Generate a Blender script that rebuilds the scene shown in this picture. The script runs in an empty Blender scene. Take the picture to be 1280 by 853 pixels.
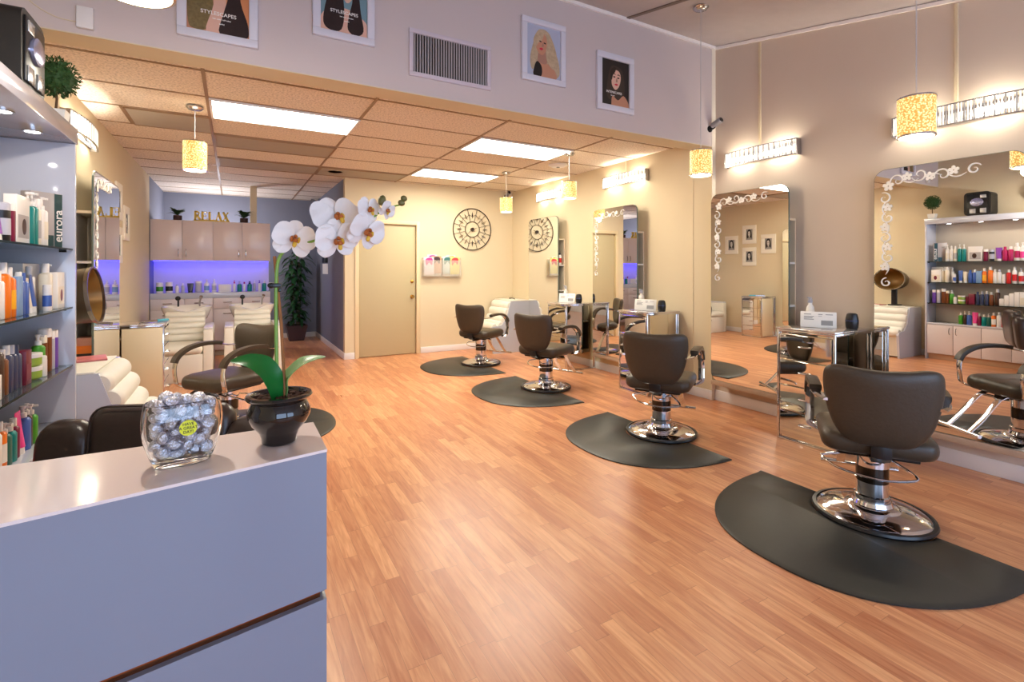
import bpy, bmesh, math, random
from mathutils import Vector, Matrix, Euler
random.seed(7)
R = math.radians
sc = bpy.context.scene
COL = sc.collection
PI = math.pi

# ------------------------------------------------------------------ materials
def lin(c):
    f = lambda v: v / 12.92 if v <= .04045 else ((v + .055) / 1.055) ** 2.4
    return tuple(f(v / 255.) for v in c) + (1.,)

_M = {}
def mat(name, rgb, rough=.5, metal=0., trans=0., ior=1.45, alpha=1., emit=None, es=0., coat=0., noise=0., nscale=20., bump=0., spec=.5):
    """plain principled surface; noise adds a slight procedural colour variation, bump a fine relief"""
    if name in _M: return _M[name]
    m = bpy.data.materials.new(name); m.use_nodes = True
    nt = m.node_tree; b = nt.nodes['Principled BSDF']
    c = lin(rgb)
    b.inputs['Base Color'].default_value = c
    b.inputs['Roughness'].default_value = rough
    b.inputs['Metallic'].default_value = metal
    b.inputs['Transmission Weight'].default_value = trans
    b.inputs['IOR'].default_value = ior; b.inputs['Alpha'].default_value = alpha
    b.inputs['Coat Weight'].default_value = coat
    b.inputs['Specular IOR Level'].default_value = spec
    if emit:
        b.inputs['Emission Color'].default_value = lin(emit)
        b.inputs['Emission Strength'].default_value = es
    if noise or bump:
        tc = nt.nodes.new('ShaderNodeTexCoord'); n = nt.nodes.new('ShaderNodeTexNoise')
        n.inputs['Scale'].default_value = nscale; n.inputs['Detail'].default_value = 5
        nt.links.new(tc.outputs['Object'], n.inputs['Vector'])
        if noise:
            mx = nt.nodes.new('ShaderNodeMix'); mx.data_type = 'RGBA'
            mx.inputs['A'].default_value = tuple(max(0, v * (1 - noise)) for v in c[:3]) + (1,)
            mx.inputs['B'].default_value = tuple(min(1, v * (1 + noise)) for v in c[:3]) + (1,)
            nt.links.new(n.outputs['Fac'], mx.inputs['Factor'])
            nt.links.new(mx.outputs['Result'], b.inputs['Base Color'])
        if bump:
            bp = nt.nodes.new('ShaderNodeBump'); bp.inputs['Strength'].default_value = bump; bp.inputs['Distance'].default_value = .01
            nt.links.new(n.outputs['Fac'], bp.inputs['Height']); nt.links.new(bp.outputs['Normal'], b.inputs['Normal'])
    _M[name] = m
    return m

def emat(name, rgb, s):
    if name in _M: return _M[name]
    m = bpy.data.materials.new(name); m.use_nodes = True
    nt = m.node_tree; nt.nodes.clear()
    e = nt.nodes.new('ShaderNodeEmission'); o = nt.nodes.new('ShaderNodeOutputMaterial')
    e.inputs['Color'].default_value = lin(rgb); e.inputs['Strength'].default_value = s
    nt.links.new(e.outputs[0], o.inputs[0]); _M[name] = m
    return m

def floor_mat():
    m = bpy.data.materials.new('laminate_planks'); m.use_nodes = True
    nt = m.node_tree; N = nt.nodes; Lk = nt.links; b = N['Principled BSDF']
    tc = N.new('ShaderNodeTexCoord'); sp = N.new('ShaderNodeSeparateXYZ'); Lk.new(tc.outputs['Object'], sp.inputs[0])
    def M(op, a, v=None, c=None):
        n = N.new('ShaderNodeMath'); n.operation = op
        for i, x in enumerate((a, v, c)):
            if x is None: continue
            if hasattr(x, 'links'): Lk.new(x, n.inputs[i])
            else: n.inputs[i].default_value = x
        return n.outputs[0]
    W, LEN = .066, .52
    row = M('FLOOR', M('DIVIDE', sp.outputs[0], W))
    wn = N.new('ShaderNodeTexWhiteNoise'); wn.noise_dimensions = '1D'; Lk.new(row, wn.inputs['W'])
    yy = M('ADD', M('DIVIDE', sp.outputs[1], LEN), M('MULTIPLY', wn.outputs['Value'], 7.3))
    idx = M('FLOOR', yy)
    wn2 = N.new('ShaderNodeTexWhiteNoise'); wn2.noise_dimensions = '2D'
    cb = N.new('ShaderNodeCombineXYZ'); Lk.new(row, cb.inputs[0]); Lk.new(idx, cb.inputs[1]); Lk.new(cb.outputs[0], wn2.inputs['Vector'])
    # grain stretched along the plank, shifted from plank to plank
    cg = N.new('ShaderNodeCombineXYZ')
    Lk.new(M('MULTIPLY', sp.outputs[0], 26.), cg.inputs[0])
    Lk.new(M('ADD', M('MULTIPLY', sp.outputs[1], 2.2), M('MULTIPLY', wn2.outputs['Value'], 40.)), cg.inputs[1])
    Lk.new(M('MULTIPLY', wn2.outputs['Value'], 9.), cg.inputs[2])
    n1 = N.new('ShaderNodeTexNoise'); n1.inputs['Scale'].default_value = 1.6; n1.inputs['Detail'].default_value = 6; n1.inputs['Distortion'].default_value = 1.2
    Lk.new(cg.outputs[0], n1.inputs['Vector'])
    r1 = N.new('ShaderNodeValToRGB')
    r1.color_ramp.elements[0].position = .25; r1.color_ramp.elements[0].color = lin((200, 134, 94))
    r1.color_ramp.elements[1].position = .75; r1.color_ramp.elements[1].color = lin((238, 186, 142))
    Lk.new(n1.outputs['Fac'], r1.inputs[0])
    r2 = N.new('ShaderNodeValToRGB')
    r2.color_ramp.elements[0].color = lin((224, 200, 190)); r2.color_ramp.elements[1].color = lin((255, 250, 240))
    Lk.new(wn2.outputs['Value'], r2.inputs[0])
    mx = N.new('ShaderNodeMix'); mx.data_type = 'RGBA'; mx.blend_type = 'MULTIPLY'; mx.inputs['Factor'].default_value = 1
    Lk.new(r1.outputs[0], mx.inputs['A']); Lk.new(r2.outputs[0], mx.inputs['B'])
    # seams
    fx = M('FRACT', M('DIVIDE', sp.outputs[0], W)); fy = M('FRACT', yy)
    sx = M('LESS_THAN', fx, .022); sy = M('LESS_THAN', fy, .004)
    seam = M('MAXIMUM', sx, sy)
    mx2 = N.new('ShaderNodeMix'); mx2.data_type = 'RGBA'; mx2.inputs['B'].default_value = lin((134, 78, 52))
    Lk.new(M('MULTIPLY', seam, .55), mx2.inputs['Factor']); Lk.new(mx.outputs['Result'], mx2.inputs['A'])
    Lk.new(mx2.outputs['Result'], b.inputs['Base Color'])
    rr = M('ADD', .24, M('MULTIPLY', n1.outputs['Fac'], .14)); Lk.new(rr, b.inputs['Roughness'])
    return m

def tile_mat(name, rgb):
    m = bpy.data.materials.new(name); m.use_nodes = True
    nt = m.node_tree; N = nt.nodes; Lk = nt.links; b = N['Principled BSDF']
    tc = N.new('ShaderNodeTexCoord'); n = N.new('ShaderNodeTexNoise'); n.inputs['Scale'].default_value = 60; n.inputs['Detail'].default_value = 2
    Lk.new(tc.outputs['Object'], n.inputs['Vector'])
    r = N.new('ShaderNodeValToRGB'); r.color_ramp.elements[0].position = .38; r.color_ramp.elements[1].position = .55
    r.color_ramp.elements[0].color = tuple(v * .72 for v in lin(rgb)[:3]) + (1,); r.color_ramp.elements[1].color = lin(rgb)
    Lk.new(n.outputs['Fac'], r.inputs[0]); Lk.new(r.outputs[0], b.inputs['Base Color'])
    bp = N.new('ShaderNodeBump'); bp.inputs['Strength'].default_value = .3; bp.inputs['Distance'].default_value = .004
    Lk.new(n.outputs['Fac'], bp.inputs['Height']); Lk.new(bp.outputs['Normal'], b.inputs['Normal'])
    b.inputs['Roughness'].default_value = .9
    return m

def mosaic_mat():
    """lit mosaic lamp shade: amber chips with pale grout, glowing from the bulb inside"""
    m = bpy.data.materials.new('lit_mosaic'); m.use_nodes = True
    nt = m.node_tree; N = nt.nodes; Lk = nt.links; b = N['Principled BSDF']
    tc = N.new('ShaderNodeTexCoord'); v = N.new('ShaderNodeTexVoronoi'); v.inputs['Scale'].default_value = 95
    Lk.new(tc.outputs['Object'], v.inputs['Vector'])
    r = N.new('ShaderNodeValToRGB'); r.color_ramp.elements[0].color = lin((255, 236, 170)); r.color_ramp.elements[0].position = .1
    r.color_ramp.elements[1].color = lin((186, 138, 62)); r.color_ramp.elements[1].position = .62
    Lk.new(v.outputs['Distance'], r.inputs[0]); Lk.new(r.outputs[0], b.inputs['Base Color']); Lk.new(r.outputs[0], b.inputs['Emission Color'])
    b.inputs['Emission Strength'].default_value = .75; b.inputs['Roughness'].default_value = .35
    return m

CREAM = mat('cream_paint', (214, 199, 168), .7, noise=.02, nscale=3, bump=.04)
BLUEW = mat('slate_blue_paint', (122, 126, 142), .7, noise=.03, nscale=3)
FRONTC = mat('front_ceiling_plaster', (192, 186, 186), .9, noise=.06, nscale=9, bump=.4)
WHITE = mat('white_trim', (226, 224, 224), .4)
FLOOR = floor_mat()
TILE = tile_mat('speckled_ceiling_tile', (240, 227, 212))
TBAR = mat('tbar_metal', (150, 122, 92), .5)
GREYT = mat('grey_ceiling_panel', (172, 162, 148), .7, noise=.06, nscale=8)
DOORP = mat('tan_door_paint', (188, 174, 138), .5)
DFRAME = mat('door_frame_paint', (222, 204, 166), .45)
BRASS = mat('brass', (200, 150, 70), .25, 1)
CHROME = mat('chrome', (222, 222, 226), .08, 1)
CHROME2 = mat('brushed_chrome', (190, 190, 194), .25, 1)
MIRROR = mat('mirror_glass', (240, 240, 238), .0, 1)
MIRD = mat('mirrored_panel', (226, 222, 214), .03, 1)
LEATHER = mat('dark_brown_leather', (68, 57, 45), .40, noise=.1, nscale=60, bump=.12)
BLEATHER = mat('black_leather', (60, 48, 42), .28, noise=.15, nscale=40, bump=.12)
RUBBER = mat('black_rubber', (46, 46, 42), .42, noise=.1, nscale=30)
BLACK = mat('black_plastic', (22, 22, 24), .3)
BLACKM = mat('black_metal', (34, 30, 28), .4, .6)
LAMIN = mat('gloss_white_laminate', (196, 200, 212), .12, coat=.4)
LAMIN2 = mat('counter_top_laminate', (240, 226, 222), .12, coat=.5)
CABW = mat('cabinet_white', (222, 212, 214), .25)
PUFF = mat('white_vinyl', (228, 224, 212), .4, noise=.03, nscale=10)
GLASS = mat('clear_glass', (250, 252, 252), .0, trans=1., ior=1.45)
SHELFG = mat('shelf_glass', (214, 236, 232), .0, trans=1., ior=1.3)
EDGEG = mat('shelf_glass_edge', (24, 44, 44), .15)
FABW = mat('frame_white', (214, 214, 226), .4)
PAPER = mat('white_paper', (234, 232, 226), .6)
GREYINK = mat('grey_ink', (150, 150, 150), .7)
DECAL = mat('frosted_white_decal', (238, 236, 230), .5)
SILVER = mat('silver_foil', (224, 225, 234), .27, .92, noise=.08, nscale=150, bump=.7)
PANELE = emat('fluorescent_diffuser', (255, 248, 232), 7.5)
BULB = emat('bulb_warm', (255, 240, 216), 60.)
RODS = mat('crystal_rods', (236, 236, 232), .06, emit=(255, 246, 228), es=.42)
RODS2 = mat('crystal_rods_dim', (170, 170, 170), .05, .5, emit=(255, 246, 228), es=.12)
MOSAIC = mosaic_mat()
PENDE = emat('pendant_bulb_glow', (255, 238, 200), 10.)
PUCK = emat('puck_light_glow', (255, 250, 246), 14.)
LED = emat('blue_led', (70, 66, 255), 3.0)

# ------------------------------------------------------------------ mesh builder
class MB:
    def __init__(s): s.v = []; s.f = []; s.mi = []
    def add(s, vs, fs, mi=0):
        o = len(s.v); s.v += [Vector(p) for p in vs]; s.f += [tuple(i + o for i in f) for f in fs]; s.mi += [mi] * len(fs); return s
    def box(s, a, b, mi=0, bev=0., seg=2, mtx=None):
        bm = bmesh.new(); bmesh.ops.create_cube(bm, size=1.)
        sx, sy, sz = (b[0] - a[0]), (b[1] - a[1]), (b[2] - a[2])
        for v in bm.verts: v.co = Vector(((v.co.x + .5) * sx + a[0], (v.co.y + .5) * sy + a[1], (v.co.z + .5) * sz + a[2]))
        if bev: bmesh.ops.bevel(bm, geom=list(bm.edges), offset=min(bev, abs(sx) * .49, abs(sy) * .49, abs(sz) * .49), segments=seg, profile=.5, affect='EDGES')
        bm.verts.index_update()
        vs = [(mtx @ v.co if mtx else v.co.copy()) for v in bm.verts]; fs = [[v.index for v in f.verts] for f in bm.faces]
        bm.free(); return s.add(vs, fs, mi)
    def lathe(s, prof, n=24, c=(0, 0, 0), mi=0, mtx=None, sx=1., sy=1.):
        vs = []; fs = []
        k = len(prof)
        for r, z in prof:
            for i in range(n):
                a = 2 * PI * i / n; p = Vector((r * math.cos(a) * sx, r * math.sin(a) * sy, z))
                if mtx: p = mtx @ p
                vs.append(p + Vector(c))
        for j in range(k - 1):
            for i in range(n):
                i2 = (i + 1) % n; fs.append((j * n + i, j * n + i2, (j + 1) * n + i2, (j + 1) * n + i))
        ring_ = tuple(prof[0]) == tuple(prof[-1])
        if prof[0][0] > 1e-6 and not ring_: fs.append(tuple(reversed(range(n))))
        if prof[-1][0] > 1e-6 and not ring_: fs.append(tuple(range((k - 1) * n, k * n)))
        return s.add(vs, fs, mi)
    def tube(s, pts, r, n=8, closed=False, mi=0, up=None, cap=True):
        """sweep a circle (r a number or one per point) or a flat section r=(half width along 'up', half thickness)"""
        P = [Vector(p) for p in pts]; k = len(P); vs = []; fs = []
        prev = None
        for i in range(k):
            if closed: t = P[(i + 1) % k] - P[i - 1]
            else: t = P[min(i + 1, k - 1)] - P[max(i - 1, 0)]
            t.normalize()
            if up is not None: u = Vector(up) - t * Vector(up).dot(t)
            elif prev is None:
                u = Vector((0, 0, 1)) if abs(t.z) < .9 else Vector((1, 0, 0)); u = u - t * u.dot(t)
            else: u = prev - t * prev.dot(t)
            u.normalize(); prev = u; w = t.cross(u)
            if isinstance(r, tuple): ra, rb = r
            elif isinstance(r, list): ra = rb = r[i]
            else: ra = rb = r
            for j in range(n):
                a = 2 * PI * j / n + PI / n
                ca, sa = math.cos(a), math.sin(a)
                if isinstance(r, tuple):
                    q = max(abs(ca), abs(sa)); ca, sa = ca / q ** .8, sa / q ** .8
                vs.append(P[i] + u * (ca * ra) + w * (sa * rb))
        for i in range(k if closed else k - 1):
            i2 = (i + 1) % k
            for j in range(n):
                j2 = (j + 1) % n; fs.append((i * n + j, i * n + j2, i2 * n + j2, i2 * n + j))
        if not closed and cap: fs.append(tuple(reversed(range(n)))); fs.append(tuple(range((k - 1) * n, k * n)))
        return s.add(vs, fs, mi)
    def prism(s, pts, z0, z1, mi=0, f=None):
        """extrude a 2D outline; f maps (x, y, z) to the place"""
        f = f or (lambda x, y, z: (x, y, z)); n = len(pts)
        vs = [f(p[0], p[1], z0) for p in pts] + [f(p[0], p[1], z1) for p in pts]
        fs = [tuple(reversed(range(n))), tuple(range(n, 2 * n))] + [(i, (i + 1) % n, n + (i + 1) % n, n + i) for i in range(n)]
        return s.add(vs, fs, mi)
    def pillow(s, out, t, f, pw=4., mi=0, S=(1, .985, .95, .87, .7, .45, .2)):
        n = len(out); cx = sum(p[0] for p in out) / n; cy = sum(p[1] for p in out) / n
        vs = []; fs = []; rings = []
        def ring(sc_, h):
            rings.append(len(vs))
            for p in out: vs.append(f(cx + (p[0] - cx) * sc_, cy + (p[1] - cy) * sc_, h))
        hs = [(q, t / 2 * (1 - q ** pw) ** .5) for q in S]
        for q, h in reversed(hs[1:]): ring(q, -h)
        ring(1, 0)
        for q, h in hs[1:]: ring(q, h)
        for a, b in zip(rings, rings[1:]):
            for i in range(n): fs.append((a + i, a + (i + 1) % n, b + (i + 1) % n, b + i))
        c0 = len(vs); vs.append(f(cx, cy, -t / 2)); c1 = len(vs); vs.append(f(cx, cy, t / 2))
        a, b = rings[0], rings[-1]
        for i in range(n): fs.append((c0, a + (i + 1) % n, a + i)); fs.append((c1, b + i, b + (i + 1) % n))
        return s.add(vs, fs, mi)
    def ell(s, c, r, n=14, m=9, mi=0, mtx=None, jit=0., seed=1):
        rg = random.Random(seed); prof = []
        vs = [Vector((0, 0, -r[2]))]; fs = []
        for j in range(1, m):
            a = -PI / 2 + PI * j / m
            for i in range(n):
                b = 2 * PI * i / n; q = 1 + rg.uniform(-jit, jit)
                vs.append(Vector((r[0] * math.cos(a) * math.cos(b), r[1] * math.cos(a) * math.sin(b), r[2] * math.sin(a))) * q)
        vs.append(Vector((0, 0, r[2]))); top = len(vs) - 1
        for i in range(n): fs.append((0, 1 + (i + 1) % n, 1 + i))
        for j in range(m - 2):
            for i in range(n):
                o = 1 + j * n; fs.append((o + i, o + (i + 1) % n, o + n + (i + 1) % n, o + n + i))
        o = 1 + (m - 2) * n
        for i in range(n): fs.append((o + i, o + (i + 1) % n, top))
        if mtx: vs = [mtx @ v for v in vs]
        return s.add([v + Vector(c) for v in vs], fs, mi)
    def build(s, name, mats, parent=None, loc=None, rot=None, smooth=40.):
        me = bpy.data.meshes.new(name); me.from_pydata([tuple(v) for v in s.v], [], s.f)
        if not isinstance(mats, (list, tuple)): mats = [mats]
        for m in mats: me.materials.append(m)
        if len(mats) > 1: me.polygons.foreach_set('material_index', s.mi)
        bm = bmesh.new(); bm.from_mesh(me); bmesh.ops.recalc_face_normals(bm, faces=bm.faces); bm.to_mesh(me); bm.free()
        if smooth:
            me.polygons.foreach_set('use_smooth', [True] * len(me.polygons)); me.set_sharp_from_angle(angle=R(smooth))
        me.update()
        o = bpy.data.objects.new(name, me); COL.objects.link(o)
        if parent is not None: o.parent = parent
        if loc is not None: o.location = loc
        if rot is not None: o.rotation_euler = rot
        return o

def tag(o, label, cat, group=None, kind=None):
    if label: o['label'] = label
    if cat: o['category'] = cat
    if group: o['group'] = group
    if kind: o['kind'] = kind
    return o
def thing(name, label, cat, loc=(0, 0, 0), rz=0., group=None):
    o = bpy.data.objects.new(name, None); COL.objects.link(o); o.empty_display_size = .05
    o.location = loc; o.rotation_euler = (0, 0, rz); return tag(o, label, cat, group)
def struct(name, mb, m, label=None, parent=None, smooth=30.):
    o = mb.build(name, m, parent, smooth=smooth)
    if parent is None:
        o['kind'] = 'structure'
        if label: o['label'] = label
    return o
def dup(root, loc, rz=None, label=None, group=None):
    """copy a thing with its parts and sub-parts"""
    def cp(o, parent):
        c = o.copy(); COL.objects.link(c)
        if parent is not None: c.parent = parent
        for ch in [x for x in KIDS.get(o.name, [])]: cp(ch, c)
        return c
    KIDS = {}
    for x in COL.objects:
        if x.parent is not None: KIDS.setdefault(x.parent.name, []).append(x)
    r = cp(root, None); r.location = loc
    if rz is not None: r.rotation_euler = (0, 0, rz)
    if label: r['label'] = label
    if group: r['group'] = group
    return r
def text(name, body, size, m, parent, loc, rot, extrude=.001, align='CENTER', bold=0.):
    cu = bpy.data.curves.new(name, 'FONT'); cu.body = body; cu.size = size; cu.extrude = extrude; cu.align_x = align; cu.align_y = 'CENTER'; cu.offset = bold
    tmp = bpy.data.objects.new('glyphs', cu); me = bpy.data.meshes.new_from_object(tmp); bpy.data.objects.remove(tmp); bpy.data.curves.remove(cu)
    me.name = name; me.materials.clear(); me.materials.append(m); o = bpy.data.objects.new(name, me); COL.objects.link(o); o.parent = parent; o.location = loc; o.rotation_euler = rot
    return o
def rrect(w, h, r, n=6, c=(0, 0)):
    pts = []
    for sx, sy, a0 in ((1, 1, 0), (-1, 1, 90), (-1, -1, 180), (1, -1, 270)):
        for i in range(n + 1):
            a = R(a0 + 90 * i / n); pts.append((c[0] + sx * (w / 2 - r) + r * math.cos(a), c[1] + sy * (h / 2 - r) + r * math.sin(a)))
    return pts
def smoothpts(pts, sub=4, closed=False):
    """Catmull-Rom through the points"""
    P = [Vector(p) for p in pts]; n = len(P); out = []
    for i in range(n if closed else n - 1):
        p0 = P[(i - 1) % n] if closed or i > 0 else P[0]; p1 = P[i]; p2 = P[(i + 1) % n]; p3 = P[(i + 2) % n] if closed or i + 2 < n else P[-1]
        for k in range(sub):
            t = k / sub
            out.append(.5 * ((2 * p1) + (p2 - p0) * t + (2 * p0 - 5 * p1 + 4 * p2 - p3) * t * t + (3 * p1 - p0 - 3 * p2 + p3) * t ** 3))
    if not closed: out.append(P[-1])
    return out

# ------------------------------------------------------------------ measures
XR, XRF, XL = 4.446, 4.49, -1.11
YB, YH, YH2, YF = 7.90, 3.56, 3.77, 10.95
ZC, ZHB = 2.80, 2.70
BH0 = .0
YS = -2.6                                   # street front, behind the camera
def zfront(y): return 3.77 - .216 * (YH - y)

# ------------------------------------------------------------------ room shell
struct('floor', MB().box((XL - .15, YS - .1, -.1), (XRF + .15, YF + .15, 0)), FLOOR, 'orange brown laminate plank floor')
b = MB(); b.box((XR, YH, 0), (XRF + .15, YB + .12, ZC + .05)); struct('wall_right', b, CREAM, 'cream painted wall behind the far styling stations')
b = MB(); b.box((XRF, YS, 0), (XRF + .15, YH, 3.95)); struct('wall_right_front', b, mat('cream_paint_dimmed', (204, 190, 176), .7, noise=.02, nscale=3, bump=.04), 'tall cream wall behind the two nearest mirrors')  # same cream paint, the front's weaker cooler light put into its colour
DX0, DX1, DZ = 1.70, 2.625, 2.115
b = MB(); b.box((1.49, YB, 0), (DX0 - .005, YB + .12, ZC)); b.box((DX1 + .005, YB, 0), (XR, YB + .12, ZC)); b.box((DX0 - .005, YB, DZ + .005), (DX1 + .005, YB + .12, ZC))
b.box((DX0 - .005, YB + .10, 0), (DX1 + .005, YB + .12, DZ + .005)); struct('wall_back', b, CREAM, 'cream wall with the tan door and clock')
b = MB(); b.box((1.492, YB + .12, 0), (1.6, YF, ZC)); struct('wall_alcove', b, BLUEW, 'slate blue side wall of the shampoo alcove')
b = MB(); b.box((XL, YF, 0), (1.6, YF + .12, ZC)); struct('wall_far', b, BLUEW, 'slate blue end wall of the shampoo alcove')
b = MB(); b.box((XL - .14, YS, 0), (XL, 9.2, 3.95)); struct('wall_left', b, CREAM, 'cream wall on the left')
b = MB(); b.box((XL - .14, 9.2, 0), (XL, YF + .12, ZC)); struct('wall_left_alcove', b, BLUEW)
b = MB(); b.box((XL, YH, ZHB), (XRF + .02, YH2, 3.95)); struct('wall_header', b, mat('cream_paint_cool_lit', (204, 192, 190), .7, noise=.02, nscale=3), 'high wall above the low ceiling that carries the posters')  # wall cream greyed: mauve daylight put into the paint colour
# low tiled ceiling with its grid
b = MB(); b.box((XL - .1, YH2, ZC), (XR + .1, YF + .1, ZC + .08)); struct('ceiling', b, TILE, 'low suspended ceiling of speckled tiles')
GX = [-.19, 1.03, 2.27, 3.51]; GY = [4.12 + .612 * i for i in range(12)]
b = MB()
for x in GX: b.box((x - .012, YH2, ZC - .006), (x + .012, YF, ZC + .01))
for y in GY:
    if y < YF: b.box((XL, y - .012, ZC - .004), (XR, y + .012, ZC + .01))
b.box((-.86, 5.35, ZC - .005), (-.836, 5.96, ZC + .01))
struct('trim_1', b, TBAR, 'metal grid of the suspended ceiling')
# sloping front ceiling, its seam battens and edge strips
b = MB(); y0, y1 = YS - .1, YH + .02
b.add([(XL - .15, y0, zfront(y0)), (XRF + .15, y0, zfront(y0)), (XRF + .15, y1, zfront(y1)), (XL - .15, y1, zfront(y1)),
       (XL - .15, y0, zfront(y0) + .1), (XRF + .15, y0, zfront(y0) + .1), (XRF + .15, y1, zfront(y1) + .1), (XL - .15, y1, zfront(y1) + .1)],
      [(0, 1, 2, 3), (7, 6, 5, 4), (0, 4, 5, 1), (1, 5, 6, 2), (2, 6, 7, 3), (3, 7, 4, 0)])
struct('ceiling_front', b, FRONTC, 'sloping grey ceiling of the front room')
b = MB()
b.tube([(3.24, YH, zfront(YH) - .004), (3.24, YS, zfront(YS) - .004)], (.02, .006), 4, up=(1, 0, 0))
b.tube([(.8, YH, zfront(YH) - .004), (.8, YS, zfront(YS) - .004)], (.02, .006), 4, up=(1, 0, 0))
struct('trim_2', b, mat('batten', (120, 108, 100), .6))
b = MB(); b.box((XL, YH - .022, 3.735), (XRF, YH - .001, 3.765)); b.tube([(XRF - .012, YH, zfront(YH) - .02), (XRF - .012, YS, zfront(YS) - .02)], (.014, .012), 4, up=(0, 0, 1))
struct('trim_3', b, mat('edge_strip', (246, 242, 238), .4), 'pale strip along the top of the tall walls')
b = MB(); b.box((4.441, 3.81, 0), (XR - .0005, 3.835, ZC)); struct('trim_4', b, CREAM)
b = MB(); b.box((XR - .012, YH - .004, BH0), (XRF + .0, YH, zfront(YH) - .03)); struct('trim_5', b, mat('corner_bead', (232, 222, 206), .5), 'pale corner bead between the tall wall and the far wall')
b = MB(); b.box((XL, YH + .001, ZHB - .006), (XR, YH2 - .001, ZHB)); struct('trim_6', b, CREAM, 'cream underside of the high wall')
# street front behind the camera: two big windows over a low wall
b = MB(); b.box((XL - .14, YS - .12, 0), (XRF + .15, YS, .35)); b.box((XL - .14, YS - .12, 2.38), (XRF + .15, YS, 2.9))
for x0, x1 in ((XL - .14, -.9), (1.6, 1.8), (4.3, XRF + .15)): b.box((x0, YS - .12, .35), (x1, YS, 2.38))
struct('wall_front', b, CREAM)
for i, (x0, x1) in enumerate(((-.9, 1.6), (1.8, 4.3))):
    b = MB(); f = .05
    b.box((x0, YS - .09, .35), (x0 + f, YS - .03, 2.38)); b.box((x1 - f, YS - .09, .35), (x1, YS - .03, 2.38)); b.box((x0 + f, YS - .09, .35), (x1 - f, YS - .03, .35 + f)); b.box((x0 + f, YS - .09, 2.38 - f), (x1 - f, YS - .03, 2.38))
    struct('window_%d' % (i + 1), b, CHROME2)
# baseboards
BH = .10
def base(name, a, c): struct(name, MB().box(a, c, bev=.004), WHITE)
base('baseboard_right', (XR - .014, YH + .002, 0), (XR, YB, BH)); base('baseboard_right_front', (XRF - .014, YS, 0), (XRF, YH, BH + .01))
base('baseboard_back', (2.70, YB - .014, 0), (XR - .014, YB, BH)); base('baseboard_back_left', (1.478, YB - .014, 0), (1.635, YB, BH))
base('baseboard_alcove', (1.478, YB, 0), (1.492, YF, BH)); base('baseboard_far', (XL, YF - .014, 0), (1.478, YF, BH)); base('baseboard_left', (XL, 3.62, 0), (XL + .014, 9.2, BH))

# door
b = MB(); b.box((DX0 + .003, YB + .03, .008), (DX1 - .003, YB + .075, DZ - .003), bev=.003); dr = struct('door_1', b, DOORP, 'tan flush door with brass knob in the back wall')
b = MB()
for z, r, l in ((.94, .028, .06), (1.19, .024, .028)):
    M_ = Matrix.Translation((2.56, YB + .03, z)) @ Matrix.Rotation(R(90), 4, 'X')
    b.lathe([(0, 0), (r * 1.15, .0), (r * 1.15, .008), (r * .5, .012), (r * .5, l * .5), (r * .9, l * .62), (r, l * .8), (r * .7, l), (0, l)], 16, mtx=M_)
b.build('door_knob', BRASS, dr)
b = MB(); w = .062
b.box((DX0 - w, YB - .018, 0), (DX0, YB + .03, DZ + w), bev=.004); b.box((DX1, YB - .018, 0), (DX1 + w, YB + .03, DZ + w), bev=.004); b.box((DX0, YB - .018, DZ), (DX1, YB + .03, DZ + w), bev=.004)
b.build('door_frame', DFRAME, dr)

# ------------------------------------------------------------------ ceiling fittings
def panel(x0, y0, label, lit=True):
    x1, y1 = x0 + 1.216, y0 + .588
    t = thing('ceiling_light' if lit else 'ceiling_vent', label, 'ceiling light' if lit else 'ceiling panel', ((x0 + x1) / 2, (y0 + y1) / 2, ZC - .012))
    hx, hy = (x1 - x0) / 2, (y1 - y0) / 2; b = MB(); f = .02
    for a, c in (((-hx, -hy), (hx, -hy + f)), ((-hx, hy - f), (hx, hy)), ((-hx, -hy + f), (-hx + f, hy - f)), ((hx - f, -hy + f), (hx, hy - f))): b.box((a[0], a[1], -.006), (c[0], c[1], .01))
    b.build('frame', WHITE if lit else TBAR, t)
    MB().box((-hx + f, -hy + f, 0), (hx - f, hy - f, .008)).build('diffuser' if lit else 'panel', PANELE if lit else GREYT, t)
    return t
panel(GX[0] + .012, GY[1] + .012, 'lit ceiling panel nearest the posters, beside the left pendant lamp')
panel(GX[2] + .012, GY[1] + .012, 'lit ceiling panel nearest the grey vent, in front of the smoke detector')
panel(GX[2] + .012, GY[4] + .012, 'lit ceiling panel nearest the wall clock')
panel(GX[0] + .012, GY[3] + .012, 'dull grey ceiling panel just behind the left lit panel', False)
panel(GX[0] + .012, GY[5] + .012, 'dull grey ceiling panel farthest back, over the shampoo chairs', False)
panel(GX[1] + .012, GY[5] + .012, 'dull grey ceiling panel over the tan door', False)
t = thing('ceiling_vent', 'dull grey ceiling panel left of the left pendant lamp', 'ceiling panel', (-.51, 5.655, ZC - .012))
MB().box((-.31, -.285, 0), (.31, .285, .008)).build('panel', GREYT, t)
b = MB()
for a, c in (((-.32, -.295), (.32, -.285)), ((-.32, .285), (.32, .295)), ((-.32, -.285), (-.31, .285)), ((.31, -.285), (.32, .285))): b.box((a[0], a[1], -.004), (c[0], c[1], .01))
b.build('frame', TBAR, t)
t = thing('smoke_detector', 'white round smoke detector on the tiled ceiling', 'smoke detector', (3.81, 5.52, ZC - .004))
MB().lathe([(0, -.03), (.05, -.03), (.1, -.022), (.13, -.006), (.135, 0), (0, 0)], 28).build('housing', WHITE, t)
MB().lathe([(0, -.036), (.02, -.036), (.024, -.03), (0, -.03)], 16).build('sensor', BLACK, t)
o = MB().lathe([(0, -.008), (.10, -.008), (.105, 0), (0, 0)], 28).build('ceiling_speaker', TBAR); o.location = (1.27, 7.45, ZC - .004)
tag(o, 'flat round beige ceiling speaker above the tan door', 'speaker')

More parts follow.
